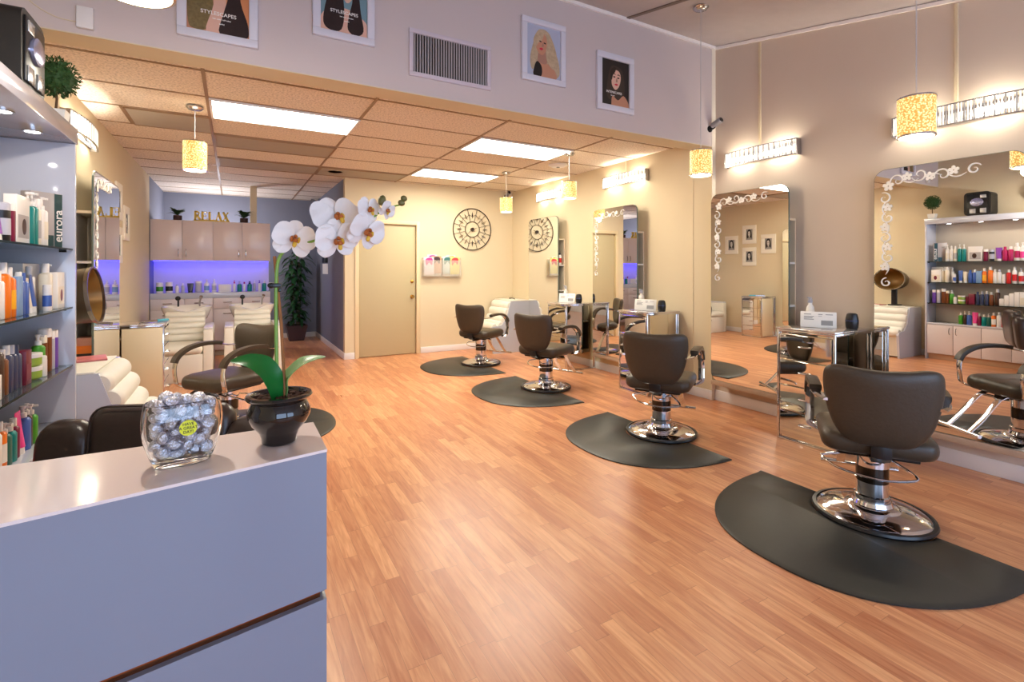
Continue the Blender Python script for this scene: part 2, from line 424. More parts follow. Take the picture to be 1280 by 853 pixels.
def pendant(x, y, zc, ztop, zbot, label, r=.09):
    t = thing('pendant_lamp', label, 'pendant lamp', (x, y, zbot), 0, 'mosaic pendant lamps')
    h = ztop - zbot; H = zc - zbot
    MB().lathe([(0, H - .004), (.062, H - .004), (.066, H - .014), (.05, H - .03), (.012, H - .036), (0, H - .036)], 24).build('canopy', CHROME2, t)
    MB().tube([(0, 0, H - .034), (0, 0, h + .004)], .0035, 6).build('cord', mat('clear_cord', (190, 188, 190), .3), t)
    b = MB(); b.lathe([(r, .004), (r, h - .004), (r - .004, h - .004), (r - .004, .004), (r, .004)], 36); b.build('lamp_shade', MOSAIC, t)
    for z in (0, h - .004):
        b = MB(); b.lathe([(r - .006, z - .003), (r + .003, z - .003), (r + .003, z + .006), (r - .006, z + .006), (r - .006, z - .003)], 36)
        if z: b.tube([(-r, 0, h), (r, 0, h)], .003, 6); b.tube([(0, -r, h), (0, r, h)], .003, 6)
        b.build('shade_rim', CHROME, t)
    MB().lathe([(0, .012), (r - .006, .012), (r - .006, .016), (0, .016)], 24).build('diffuser', PENDE, t)
    return t
pendant(-.29, 5.05, ZC - .004, 2.49, 2.245, 'gold mosaic pendant lamp on the left, below the big lit ceiling panel')
pendant(-.29, 2.05, zfront(2.05), 2.575, 2.325, 'gold mosaic pendant lamp cut off by the top edge, above the white sensor box', .115)
pendant(3.44, 6.30, ZC - .004, 2.43, 2.22, 'gold mosaic pendant lamp nearest the wall clock')
pendant(3.53, 4.88, ZC - .004, 2.45, 2.25, 'gold mosaic pendant lamp in front of the farthest bar of wall light')
pendant(3.45, 2.88, zfront(2.88), 2.40, 2.19, 'gold mosaic pendant lamp beside the security camera, hung from a round chrome canopy')
pendant(3.45, 1.36, zfront(1.36), 2.39, 2.165, 'largest looking gold mosaic pendant lamp, before the nearest wall light')

def sconce(loc, rz, L, label):
    """bow-fronted bar of crystal rods; local front is -y"""
    t = thing('wall_light', label, 'wall light', loc, rz, 'crystal bar wall lights')
    h, d = .14, .10
    N = 44; arc = lambda q: -(.055 + (d - .055) * (1 - (2 * q - 1) ** 2))
    MB().box((-L / 2, -.012, .02), (L / 2, 0, h - .02), bev=.003).build('back_plate', CHROME, t)
    b = MB()
    for i in range(N):
        q = (i + .5) / N; b.tube([(-L / 2 + L * q, arc(q), .004), (-L / 2 + L * q, arc(q), h - .004)], .0048, 6, mi=(1 if i % 3 == 2 else 0))
    b.build('crystal_rods', [RODS, RODS2], t)
    for z in (.0, h):
        MB().tube([(-L / 2 + L * i / 24, arc(i / 24), z) for i in range(25)], (.004, .008), 4, up=(0, 0, 1)).build('rail', CHROME2, t)
    for sx in (-1, 1):
        MB().box((sx * L / 2 - .006, -.06, -.004), (sx * L / 2 + .006, 0, h + .004), bev=.002).build('end_cap', CHROME2, t)
    for q in (-.28, .28):
        b = MB(); b.tube([(L * q - .10, -.036, h / 2), (L * q + .10, -.036, h / 2)], .014, 10); b.build('bulb', BULB, t)
    return t
sconce((XRF, 1.53, 2.415), -PI / 2, .74, 'crystal bar wall light over the nearest mirror')
sconce((XRF, 3.02, 2.44), -PI / 2, .75, 'crystal bar wall light over the mirror beside the wall corner')
sconce((XR, 4.89, 2.485), -PI / 2, .80, 'crystal bar wall light over the mirror that reflects the tan door')
sconce((XR, 6.62, 2.50), -PI / 2, .74, 'crystal bar wall light farthest back, over the mirror that reflects the clock')
sconce((XL, 5.22, 2.44), PI / 2, .86, 'crystal bar wall light on the left wall beside the topiary')
def raceway(x, y, z0, z1, label):
    o = MB().box((-.012, -.011, 0), (0, .011, z1 - z0), bev=.003).build('cable_cover', CREAM); o.location = (x, y, z0); tag(o, label, 'cable cover')
raceway(XRF, 3.04, 2.585, zfront(3.04) - .045, 'slim cream cable cover rising from the wall light beside the wall corner')
raceway(XRF, 1.53, 2.56, zfront(1.53) - .045, 'slim cream cable cover rising from the nearest wall light')
raceway(XR, 4.9, 2.63, ZC - .006, 'short slim cable cover between a wall light and the tiled ceiling')

# ------------------------------------------------------------------ styling stations
def spiral(cx, cz, r, turns, a0, sgn=1, n=26):
    return [(cx + r * (1 - .8 * i / n) * math.cos(a0 + sgn * turns * 2 * PI * i / n), cz + r * (1 - .8 * i / n) * math.sin(a0 + sgn * turns * 2 * PI * i / n)) for i in range(n + 1)]
def decal(parent, w, ztop, y, G=.78):
    """frosted flowers and scrolls along the top left corner of a mirror, in low relief"""
    b = MB()
    def line(pts, r=.0046): b.tube([(p[0], y, p[1]) for p in pts], [r * (.45 + .9 * math.sin(PI * min(1, .12 + i / len(pts)))) for i in range(len(pts))], 5)
    def flower(cx, cz, r):
        r *= G
        for k in range(5):
            a = R(72 * k + 20); ca, sa = math.cos(a), math.sin(a)
            pet = [(cx + ca * u * r - sa * v * r, cz + sa * u * r + ca * v * r) for u, v in ((.12, -.1), (.5, -.34), (.85, -.3), (1, 0), (.85, .3), (.5, .34), (.12, .1))]
            b.prism(pet, 0, .0025, f=lambda x, z, q: (x, y - q, z))
    x0 = -w / 2
    for k in range(3):
        q = x0 + .16 + k * .135; s = 1 if k % 2 else -1
        line(spiral(q, ztop - .085 + s * .012, .05, 1.15, R(200), s)); flower(q + .06, ztop - .085 - s * .01, .042)
        line([(q + .03 + .1 * i / 10, ztop - .1 + .022 * s * math.sin(PI * i / 10)) for i in range(11)], .004)
    line(spiral(x0 + .60, ztop - .085, .04, 1.2, R(30), 1))
    flower(x0 + .10, ztop - .13, .05)
    for k in range(4):
        q = ztop - .22 - k * .15; s = 1 if k % 2 else -1
        line(spiral(x0 + .085 + s * .012, q, .045, 1.15, R(110), s)); flower(x0 + .085 - s * .01, q - .07, .042)
        line([(x0 + .08 + .02 * s * math.sin(PI * i / 10), q - .03 - .1 * i / 10) for i in range(11)], .004)
    line(spiral(x0 + .085, ztop - .86, .036, 1.2, R(90), 1))
    b.build('flower_decal', DECAL, parent)
def station(wx, y, rz, w, label, d=.146, z0=.25, ztop=2.165, turn=0., dec=.78):
    """tall mirror on the front of a shallow shelf box that stands out from the wall; local front is -y"""
    t = thing('mirror', label, 'mirror', (wx, y, 0), rz + turn, 'tall styling mirrors')
    hw = w / 2 - .035; zt = 1.86
    b = MB(); b.box((-hw, -.012, z0 - .045), (hw, 0, zt)); b.box((-hw, -d + .012, zt - .02), (hw, -.012, zt)); b.box((-hw, -d + .012, z0 - .045), (hw, -.012, z0 + .0))
    b.box((-.01, -d + .012, z0), (.01, -.012, zt - .02)); b.build('shelf_box', mat('tan_shelf_board', (226, 210, 184), .55), t)
    for z in (1.07, 1.46, .66):
        for a_, b_ in ((-hw, -.011), (.011, hw)): MB().box((a_, -d + .014, z - .018), (b_, -.013, z)).build('shelf', WHITE, t)
    MB().box((-w / 2 + .0, -d - .004, z0 - .05), (w / 2 - .0, -d + .012, z0 - .004), bev=.003).build('ledge', mat('tan_ledge', (176, 150, 128), .5), t)
    out = rrect(w, ztop - z0, .085, 8, (0, (ztop + z0) / 2))
    MB().prism(out, -d + .012, -d - .001, f=lambda x, z, q: (x, q, z)).build('backing', mat('mirror_back', (96, 110, 104), .3), t)
    MB().prism(rrect(w - .006, ztop - z0 - .006, .083, 8, (0, (ztop + z0) / 2)), -d - .001, -d - .004, f=lambda x, z, q: (x, q, z)).build('glass', MIRROR, t, smooth=0)
    if dec: decal(t, w, ztop, -d - .006, dec)
    return t
TURN = R(0)
m1 = station(XRF, 1.55, -PI / 2, .86, 'nearest tall mirror, reflecting the shelves of bottles', d=.16, ztop=2.155, turn=TURN)
m2 = station(XRF, 3.07, -PI / 2, .83, 'tall mirror beside the wall corner, reflecting four small portraits', d=.16, ztop=2.165, turn=TURN)
m3 = station(XR, 4.965, -PI / 2, .86, 'tall mirror reflecting the tan door and blue lit cabinets', ztop=2.195, dec=.6)
m4 = station(XR, 6.66, -PI / 2, .86, 'farthest tall mirror, reflecting the round wall clock', ztop=2.21, dec=0)
m5 = station(XL, 5.53, PI / 2, 1.0, 'tall mirror on the left wall behind the hood dryer', ztop=2.185)

def vanity(wx, y, rz, label, W=.44, D=.50, H=.92, drawers=4):
    """mirrored drawer cabinet edged in chrome; local front is -y"""
    t = thing('styling_cabinet', label, 'cabinet', (wx, y, 0), rz, 'mirrored styling cabinets')
    MB().box((-W / 2 + .012, -D + .02, .02), (W / 2 - .012, 0, H - .02)).build('body', MIRD, t, smooth=0)
    for sx in (-1, 1):
        for yy in (-D, -.016):
            MB().box((sx * W / 2 - .009, yy, 0), (sx * W / 2 + .009, yy + .018, H - .018), bev=.003).build('post', CHROME, t)
    for z in (.0, H - .036):
        MB().box((-W / 2 + .009, -D, z), (W / 2 - .009, -D + .016, z + .018), bev=.002).build('edge_rail', CHROME, t)
        for sx in (-1, 1): MB().box((sx * W / 2 - .008, -D + .018, z), (sx * W / 2 + .008, -.016, z + .018), bev=.002).build('edge_rail', CHROME, t)
    MB().box((-W / 2 - .012, -D - .012, H - .018), (W / 2 + .012, 0, H), bev=.004).build('top', mat('mirror_top', (222, 216, 214), .06, .75), t)
    hh = (H - .09) / drawers
    for i in range(drawers):
        z = .04 + i * hh
        dr_ = MB().box((-W / 2 + .016, -D - .002, z + .004), (W / 2 - .016, -D + .018, z + hh - .004), bev=.004).build('drawer', MIRD, t, smooth=20)
        MB().tube(smoothpts([(-.045, -D - .002, z + hh * .55), (-.036, -D - .022, z + hh * .55), (0, -D - .026, z + hh * .55), (.036, -D - .022, z + hh * .55), (.045, -D - .002, z + hh * .55)], 3), .005, 6).build('handle', CHROME2, dr_)
    return t
vanity(XRF - .02, 2.28, -PI / 2, 'mirrored drawer cabinet nearest, half hidden by the nearest salon chair', D=.545)
vanity(XR - .02, 4.215, -PI / 2, 'mirrored drawer cabinet just past the wall corner, behind the second salon chair')
vanity(XR - .02, 5.72, -PI / 2, 'mirrored drawer cabinet farthest along the right wall')
vl = vanity(XL + .02, 6.48, PI / 2, 'cabinet with pale side panel beside the left mirror and shampoo chairs', D=.46, H=.83)
MB().box((-.232, -.45, .03), (-.222, -.11, .79), bev=.002).build('side_panel', mat('pale_tan_panel', (222, 206, 172), .35), vl)

def card(x, y, z, rz, label):
    t = thing('framed_card', label, 'card', (x, y, z), rz, 'license cards on the styling cabinets')
    M_ = Matrix.Rotation(R(-14), 4, 'X')
    MB().box((-.125, -.006, 0), (.125, 0, .13), bev=.002, mtx=M_).build('holder', PAPER, t)
    b = MB()
    for k, (u, v, l) in enumerate(((-.10, .108, .05), (-.10, .09, .07), (-.10, .078, .06), (-.10, .066, .07), (.0, .108, .03), (.0, .094, .025), (.05, .108, .05))): b.box((u, -.0075, v - .003), (u + l, -.006, v + .003), mtx=M_)
    b.box((.02, -.0075, .02), (.10, -.006, .06), mtx=M_)
    b.build('print', GREYINK, t)
    M2 = Matrix.Rotation(R(24), 4, 'X')
    MB().box((-.1, 0, 0), (.1, .003, .1), mtx=Matrix.Translation((0, .055, .002)) @ M2).build('back_leg', PAPER, t)
def jar(x, y, z, label):
    t = thing('tool_holder', label, 'tool holder', (x, y, z), 0, 'black tool holders')
    b = MB(); b.lathe([(0, 0), (.036, 0), (.043, .012), (.046, .05), (.043, .09), (.036, .118), (.024, .126), (0, .126)], 20); b.build('body', BLACK, t)
    MB().lathe([(.045, .062), (.0468, .064), (.0468, .07), (.045, .072), (.045, .062)], 20).build('band', mat('dark_blue_band', (50, 56, 90), .3), t)
def mist(x, y, z, label):
    t = thing('spray_bottle', label, 'spray bottle', (x, y, z), R(-90), 'spray bottles on the styling cabinets')
    MB().lathe([(0, 0), (.030, 0), (.033, .006), (.033, .11), (.028, .15), (.014, .175), (.014, .19), (0, .19)], 20).build('body', mat('frosted_white_plastic', (232, 230, 224), .35), t)
    b = MB(); b.lathe([(0, .188), (.017, .188), (.017, .215), (.011, .222), (.011, .235), (0, .235)], 14); b.tube([(0, 0, .228), (0, -.04, .233)], .007, 6); b.tube([(0, -.02, .222), (.0, -.036, .19)], .004, 6)
    b.build('spray_head', mat('grey_plastic', (170, 170, 178), .3), t)
for (x, y, wx, lab) in ((4.13, 2.29, 4.40, 'on the nearest mirrored cabinet'), (4.1, 4.2, 4.3, 'on the mirrored cabinet behind the second salon chair'), (4.1, 5.73, 4.3, 'on the farthest mirrored cabinet')):
    card(x, y, .921, R(-62), 'white license card standing ' + lab)
    jar(wx - .12, y - .178, .921, 'round black tool holder ' + lab)
    mist(wx - .1, y + .16, .921, 'white spray bottle with grey head ' + lab)
t = thing('curling_iron', 'pale blue curling iron lying on the left cabinet', 'curling iron', (-.75, 6.42, .831), R(40))
MB().tube([(-.13, 0, .016), (.05, 0, .016)], [.014] * 2, 8).build('barrel', CHROME2, t)
MB().tube([(.05, 0, .016), (.17, 0, .016)], [.016, .013], 8).build('handle', mat('pale_blue_plastic', (90, 170, 190), .3), t)
# things in the open side shelves of the mirrors
def simple_box(name, lo, hi, m, label, cat, group=None, lid=None):
    c = ((lo[0] + hi[0]) / 2, (lo[1] + hi[1]) / 2, lo[2]); h = [(hi[i] - lo[i]) / 2 for i in range(3)]
    o = MB().box((-h[0], -h[1], 0), (h[0], h[1], 2 * h[2]), bev=.003).build(name, m); o.location = c
    if lid: MB().box((-h[0] - .002, -h[1] - .002, 2 * h[2] - .02), (h[0] + .002, h[1] + .002, 2 * h[2] + .004), bev=.002).build('lid', lid, o)
    return tag(o, label, cat, group)
simple_box('storage_box', (-1.08, 5.085, 1.072), (-.985, 5.18, 1.15), mat('brown_wicker', (150, 96, 54), .7, noise=.3, nscale=80), 'small brown wicker box on the left mirror shelf', 'box', lid=mat('wicker_lid', (120, 76, 44), .7))
for k, (m_, lab) in enumerate(((mat('black_card', (36, 32, 30), .5), 'black box lowest in the pile behind the hood dryer'), (mat('orange_card', (236, 128, 40), .5), 'orange box in the pile behind the hood dryer'), (mat('pink_card', (208, 150, 130), .5), 'dusty pink box on top of the pile behind the hood dryer'))):
    simple_box('box', (-1.085, 5.085, .662 + k * .062), (-.98, 5.22, .722 + k * .062), m_, lab, 'box', 'pile of boxes behind the hood dryer', lid=m_)
t = thing('spray_can', 'white bottle with red label on the side shelf of the farthest mirror', 'bottle', (4.365, 6.28, 1.461))
MB().lathe([(0, 0), (.026, 0), (.028, .005), (.028, .13), (.02, .15), (0, .15)], 16).build('body', PAPER, t)
MB().lathe([(.0285, .03), (.0285, .1)], 16).build('paper_label', mat('red_label', (200, 40, 36), .5), t)
MB().lathe([(0, .15), (.016, .15), (.016, .175), (0, .175)], 12).build('cap', BLACK, t)

# ------------------------------------------------------------------ salon chairs and floor mats
def make_chair(label):
    """local front is +y, origin on the floor under the column"""
    t = thing('salon_chair', label, 'salon chair', (0, 0, 0), 0, 'brown leather salon chairs')
    b = MB(); b.lathe([(.0, .012), (.272, .012), (.270, .03), (.25, .042), (.18, .056), (.135, .062), (.125, .073), (.112, .076), (.098, .080), (.09, .10), (0, .10)], 48); b.build('base', CHROME, t)
    MB().lathe([(.270, .012), (.288, .012), (.293, .022), (.288, .034), (.272, .036), (.270, .012)], 48).build('base_ring', BLACK, t)
    b = MB(); b.lathe([(0, .1), (.08, .1), (.086, .106), (.086, .128), (.077, .134), (.077, .29), (.081, .292), (.081, .40), (0, .40)], 32); b.build('column', CHROME, t)
    MB().lathe([(.0772, .205), (.0778, .205), (.0778, .29), (.0772, .29)], 32).build('column_band', mat('dark_chrome', (70, 66, 62), .15, 1), t)
    # pump pedal loop and lever
    b = MB(); z = .305
    b.tube(smoothpts([(-.06, .07, z + .03), (-.22, .03, z), (-.24, .0, z - .005), (-.17, -.12, z - .02), (0, -.2, z - .025), (.15, -.16, z - .02), (.17, -.13, z), (.08, .0, z + .03)], 4), .0065, 8); b.build('pump_loop', CHROME, t)
    b = MB(); b.tube([(-.2, .16, .35), (-.05, .12, .35)], .011, 8); b.tube([(.06, .06, .37), (.16, .02, .365)], .009, 8); b.build('lever', CHROME2, t)
    # seat
    out = rrect(.52, .50, .075, 6)
    b = MB(); b.pillow(out, .115, lambda x, y, w: (x, y + .015, .455 + w - .05 * max(0, (y - .12)) ** 1.3 * 3 + .010 * (x / .28) ** 2), pw=16, S=(1, .992, .975, .94, .85, .5, .2)); b.build('seat', LEATHER, t)
    b = MB(); b.box((-.18, -.18, .385), (.18, .2, .402), bev=.004); b.box((-.03, -.17, .36), (.03, .2, .386)); b.build('seat_plate', BLACKM, t)
    # backrest: shield, wide at the top
    half = [(.0, .0), (.11, .004), (.18, .034), (.228, .09), (.258, .16), (.279, .24), (.291, .32), (.292, .385), (.282, .428), (.25, .452), (.19, .456), (.11, .448), (0, .442)]
    pts = [(p.x * .88, p.y * .93) for p in smoothpts([(x, z, 0) for x, z in half], 3)]
    out = pts + [(-x, z) for x, z in reversed(pts[1:-1])]
    def fb(x, z, w): return (x, -.265 - .17 * z + .09 * (x / .29) ** 2 * (.4 + z) + w, .470 + z)
    MB().pillow(out, .075, fb, pw=5).build('backrest', LEATHER, t)
    b = MB(); b.tube([(0, -.12, .392), (0, -.235, .395), (0, -.268, .42), (0, -.272, .46), (0, -.262, .50)], (.045, .012), 8, up=(1, 0, 0)); b.build('back_bracket', BLACK, t)
    for sx in (-1, 1):
        path = [(.262, -.285, .70), (.305, -.20, .705), (.318, -.08, .728), (.322, .06, .728), (.32, .175, .70), (.32, .245, .645), (.32, .268, .57), (.32, .262, .49), (.316, .245, .425), (.25, .20, .40)]
        P = smoothpts([(sx * x * .90, y, z) for x, y, z in path], 4)
        a = MB(); a.tube(P, (.025, .007), 8, up=(1, 0, 0)); ar = a.build('armrest', CHROME, t)
        Q = P[6:23]; c = MB(); c.tube([p + Vector((0, 0, .012)) if i < 12 else p + Vector((0, .010, .006)) for i, p in enumerate(Q)], (.031, .017), 12, up=(1, 0, 0)); c.build('arm_pad', LEATHER, ar)
    b = MB()
    for sx in (-1, 1): b.tube(smoothpts([(sx * .09, .17, .40), (sx * .09, .27, .37), (sx * .1, .40, .22), (sx * .1, .50, .12)], 3), (.024, .005), 6, up=(1, 0, 0))
    b.tube([(-.21, .51, .115), (.21, .51, .115)], .015, 10); b.build('footrest', CHROME, t)
    return t
def face(deg): return -R(deg)
c0 = make_chair('nearest brown salon chair, its back to the camera, on the largest mat')
c0.location = (3.15, 1.45, 0); c0.rotation_euler = (0, 0, face(57))
dup(c0, (3.165, 3.05, 0), face(57), 'second nearest brown salon chair, beside the wall corner')
dup(c0, (3.19, 4.87, 0), face(66), 'brown salon chair between the second nearest and the farthest, on the right side')
dup(c0, (3.17, 6.58, 0), face(62), 'brown salon chair farthest back, beside the white bubble chair')
dup(c0, (-.04, 4.90, 0), face(-128), 'brown salon chair on the left, behind the potted orchid')

def mat_outline(rx, ry, notch, n=40):
    """half ellipse bulging to -x, its straight edge on x=0 with a round bite for the chair base"""
    pts = []
    for i in range(n + 1):
        a = PI / 2 + PI * i / n; e = 2 / 2.35; ca, sa = math.cos(a), math.sin(a)
        pts.append((-abs(ca) ** e * rx, math.copysign(abs(sa) ** e, sa) * ry))
    m = 20; arc = [(-math.sin(PI * k / m) * notch, -math.cos(PI * k / m) * notch) for k in range(m + 1)]
    return pts + arc
def floor_mat_obj(x, y, rz, rx, ry, label):
    out = mat_outline(rx, ry, .298)
    b = MB(); n = len(out)
    cx, cy = -rx * .45, 0
    # bevelled rim
    ins = []
    for i, p in enumerate(out):
        a, c = Vector(out[i - 1]), Vector(out[(i + 1) % n]); d = (c - a).normalized(); nrm = Vector((-d.y, d.x)); ins.append((p[0] + nrm.x * .022, p[1] + nrm.y * .022))
    vs = [(p[0], p[1], .001) for p in out] + [(p[0], p[1], .008) for p in out] + [(p[0], p[1], .0185) for p in ins]
    fs = [(i, (i + 1) % n, n + (i + 1) % n, n + i) for i in range(n)] + [(n + i, n + (i + 1) % n, 2 * n + (i + 1) % n, 2 * n + i) for i in range(n)]
    fs += [tuple(range(2 * n, 3 * n)), tuple(reversed(range(n)))]
    b.add(vs, fs); o = b.build('floor_mat', RUBBER, smooth=50); o.location = (x, y, 0); o.rotation_euler = (0, 0, rz)
    return tag(o, label, 'floor mat', 'half round salon mats')
floor_mat_obj(3.17, 1.455, 0, .94, .68, 'half round black mat under the nearest salon chair')
floor_mat_obj(3.17, 3.05, 0, .82, .68, 'half round black mat under the second nearest salon chair')
floor_mat_obj(3.19, 4.85, 0, .88, .71, 'half round black mat under the third salon chair on the right')
floor_mat_obj(3.17, 6.52, 0, .90, .70, 'half round black mat farthest back, under the last salon chair')
floor_mat_obj(-.05, 4.86, PI, .87, .70, 'half round black mat on the left, behind the reception counter')

# ------------------------------------------------------------------ reception counter and what stands on it
t = thing('reception_counter', 'glossy white reception counter with a dark reveal line along its front', 'reception counter', (0, 1.2, 0))
fl = lambda x: .0 + 1.16 - 1.2 + (x - .18) * .18      # front edge, local y, slightly askew to the back edge
FX0 = -1.06
def slab(z0, z1, inset, m, name, bev=0):
    out = [(FX0, fl(FX0) + inset), (.18 - inset, fl(.18) + inset), (.18 - inset, .18 - inset * .3), (FX0, .18 - inset * .3)]
    b = MB(); b.prism(out, z0, z1); return b.build(name, m, t, smooth=0)
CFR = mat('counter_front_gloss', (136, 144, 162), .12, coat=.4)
slab(0, .669, .0, CFR, 'lower_panel'); slab(.669, .689, .012, mat('chrome_strip_floor_tint', (150, 92, 60), .12, .9), 'reveal_strip'); slab(.689, .994, 0, CFR, 'upper_panel'); slab(.994, 1.0, -.001, LAMIN2, 'counter_top')  # reveal strip is chrome, the floor's brown reflection put into its colour
# glass vase of foil wrapped sweets
VX, VY, VR = -.092, 1.228, R(9)
V_H = .126
def vprof(z, grow=0.):
    q = max(0, min(1, z / V_H)); a = .041 + .030 * math.sin(PI * min(1, .08 + q * .62)) ** 1.0 + .0 * q; bb = .030 + .012 * math.sin(PI * min(1, .1 + q * .6)); return a + grow, bb + grow
def vring(z, grow, n=40):
    a, bb = vprof(z, grow); e = .62
    return [(a * math.copysign(abs(math.cos(2 * PI * i / n)) ** e, math.cos(2 * PI * i / n)), bb * math.copysign(abs(math.sin(2 * PI * i / n)) ** e, math.sin(2 * PI * i / n)), z) for i in range(n)]
t = thing('glass_vase', 'clear flat sided glass vase full of silver foil sweets', 'vase', (VX, VY, 1.0005), VR)
b = MB(); n = 40; rings = [vring(0, -.006), vring(.004, 0)] + [vring(V_H * k / 14, 0) for k in range(1, 15)] + [vring(V_H + .002, -.002)] + [vring(V_H * k / 14, -.0045) for k in range(14, 1, -1)] + [vring(.012, -.008)]
vs = [p for r in rings for p in r]; fs = []
for j in range(len(rings) - 1):
    for i in range(n): fs.append((j * n + i, j * n + (i + 1) % n, (j + 1) * n + (i + 1) % n, (j + 1) * n + i))
fs += [tuple(reversed(range(n))), tuple(range((len(rings) - 1) * n, len(rings) * n))]
b.add(vs, fs); b.build('vase_body', GLASS, t)
st = MB().lathe([(0, 0), (.0155, 0), (.0155, .0006), (0, .0006)], 28, mtx=Matrix.Rotation(R(90), 4, 'X')).build('sticker', mat('yellow_sticker', (222, 224, 40), .4), t, loc=(.006, -.0435, .080))
for k, wd in enumerate(('HAVE', 'A GREAT', 'DAY!')):
    text('lettering', wd, .0078, BLACK, st, (0, -.0008, .0076 - .0078 * k), (R(90), 0, 0), .0002, bold=.0001)
# sweets
rg = random.Random(11); pl = []
for z0 in [.020 + .0045 * k for k in range(24)]:
    for _ in range(160):
        a, bb = vprof(z0, -.0045); r = .0145
        x = rg.uniform(-(a - r), a - r); y = rg.uniform(-(bb - r), bb - r)
        if (abs(x) / (a - r * .8)) ** 3 + (abs(y) / (bb - r * .8)) ** 3 > 1: continue
        z = z0 + rg.uniform(-.002, .002) + (.012 * (1 - (x / a) ** 2) if z0 > .112 else 0)
        if z - r < .010: continue
        if all((x - p[0]) ** 2 + (y - p[1]) ** 2 + (z - p[2]) ** 2 > .0212 ** 2 for p in pl): pl.append((x, y, z))
sw = None; crv, srv = math.cos(VR), math.sin(VR)
for i, (x, y, z) in enumerate(pl[:150]):
    p = (VX + x * crv - y * srv, VY + x * srv + y * crv, 1.0005 + z)
    if sw is None or i % 5 == 0:
        b = MB(); b.ell((0, 0, 0), (.0142, .0138, .0098), 18, 11, jit=.05, seed=i); o = b.build('sweet', SILVER, smooth=25)
        tag(o, 'round sweet in crinkled silver foil inside the glass vase', 'sweet', 'silver foil sweets in the vase'); sw = o
    else: o = sw.copy(); COL.objects.link(o)
    o.location = p; o.rotation_euler = (rg.uniform(0, 3), rg.uniform(0, 3), rg.uniform(0, 3))

# potted orchid
OX, OY, OZ = .092, 1.262, 1.0005
t = thing('potted_orchid', 'white orchid with two broad leaves in a glossy black pot', 'orchid', (OX, OY, OZ))
POT = mat('glossy_black_glaze', (26, 20, 18), .06, coat=.6)
b = MB(); b.lathe([(0, 0), (.034, 0), (.037, .003), (.038, .015), (.044, .028), (.058, .045), (.0665, .062), (.067, .076), (.060, .090), (.0575, .095), (.060, .099), (.068, .102), (.0715, .107), (.069, .112), (.060, .1125), (.057, .108), (.055, .10), (0, .10)], 48); b.build('pot', POT, t)
b = MB(); rg = random.Random(3)
for i in range(120):
    a = rg.uniform(0, 6.28); r = .052 * math.sqrt(rg.random()); b.ell((r * math.cos(a), r * math.sin(a), .101 + rg.uniform(0, .005)), (.008, .004, .003), 6, 4, mtx=Matrix.Rotation(rg.uniform(0, 3), 4, 'Z'))
b.build('bark_soil', mat('bark', (70, 40, 26), .9, noise=.4, nscale=200), t)
GS = mat('green_stem', (120, 160, 60), .4); GL = mat('orchid_leaf', (22, 104, 40), .28, noise=.25, nscale=25); GL2 = mat('orchid_leaf_pale', (120, 160, 96), .35, noise=.15, nscale=25)
# positions relative to the pot base, read in metres
stem = [(-.004, .0, .10), (-.006, .0, .22), (-.007, -.002, .34), (-.004, -.004, .41), (.008, -.008, .438), (.03, -.016, .452), (.065, -.03, .462), (.11, -.055, .478), (.15, -.078, .492), (.185, -.10, .515), (.215, -.115, .538), (.245, -.128, .548)]
b = MB(); P = smoothpts(stem, 5); b.tube(P, [.0044 * (1 - .6 * i / len(P)) for i in range(len(P))], 8); b.build('stem', GS, t)
b = MB(); b.tube([(.012, -.006, .10), (.004, -.004, .27), (-.0095, .006, .428)], .0036, 7); b.build('stake', mat('brown_stake', (150, 96, 50), .6), t)
b = MB(); b.box((-.016, -.008, .356), (.004, .006, .366), bev=.002); b.ell((-.017, 0, .361), (.008, .006, .007), 8, 6); b.box((-.002, -.009, .346), (.004, .007, .354), bev=.001); b.build('clip', BLACK, t)
def leaf(path, widths, m, nrm):
    b = MB(); P = smoothpts(path, 5); n = len(P); vs = []; fs = []
    for i, p in enumerate(P):
        q = i / (n - 1) * (len(widths) - 1); k = min(int(q), len(widths) - 2); w = widths[k] + (widths[k + 1] - widths[k]) * (q - k)
        tg = (P[min(i + 1, n - 1)] - P[max(i - 1, 0)]).normalized(); u = tg.cross(Vector(nrm)).normalized(); nn = u.cross(tg).normalized()
        for s_, h in ((-1, .18), (-.5, .04), (0, 0), (.5, .04), (1, .18)):
            vs.append(p + u * (w * s_) + nn * (h * w))
        for s_, h in ((1, .18), (.5, .04), (0, 0), (-.5, .04), (-1, .18)):
            vs.append(p + u * (w * s_) + nn * (h * w - .0018))
    for i in range(n - 1):
        for j in range(10): fs.append((i * 10 + j, i * 10 + (j + 1) % 10, i * 10 + 10 + (j + 1) % 10, i * 10 + 10 + j))
    fs += [tuple(range(10)), tuple(range((n - 1) * 10, n * 10))]
    b.add(vs, fs); return b.build('leaf', m, t, smooth=60)
leaf([(-.004, -.01, .102), (-.014, -.018, .15), (-.036, -.016, .182), (-.066, -.004, .194), (-.098, .012, .193)], [.014, .025, .026, .017, .002], GL, (.35, -.8, .6))
leaf([(.006, .0, .102), (.014, -.006, .145), (.04, -.02, .178), (.066, -.03, .19), (.094, -.042, .195)], [.013, .023, .022, .013, .001], GL2, (-.2, -.35, 1))
PET = mat('orchid_petal', (232, 224, 218), .5, noise=.03, nscale=60, bump=.15); LIP = mat('orchid_lip', (176, 96, 40), .45, noise=.5, nscale=250); LIPY = mat('orchid_lip_yellow', (222, 178, 60), .45)
BUDM = mat('orchid_bud', (104, 96, 50), .4, noise=.4, nscale=90)
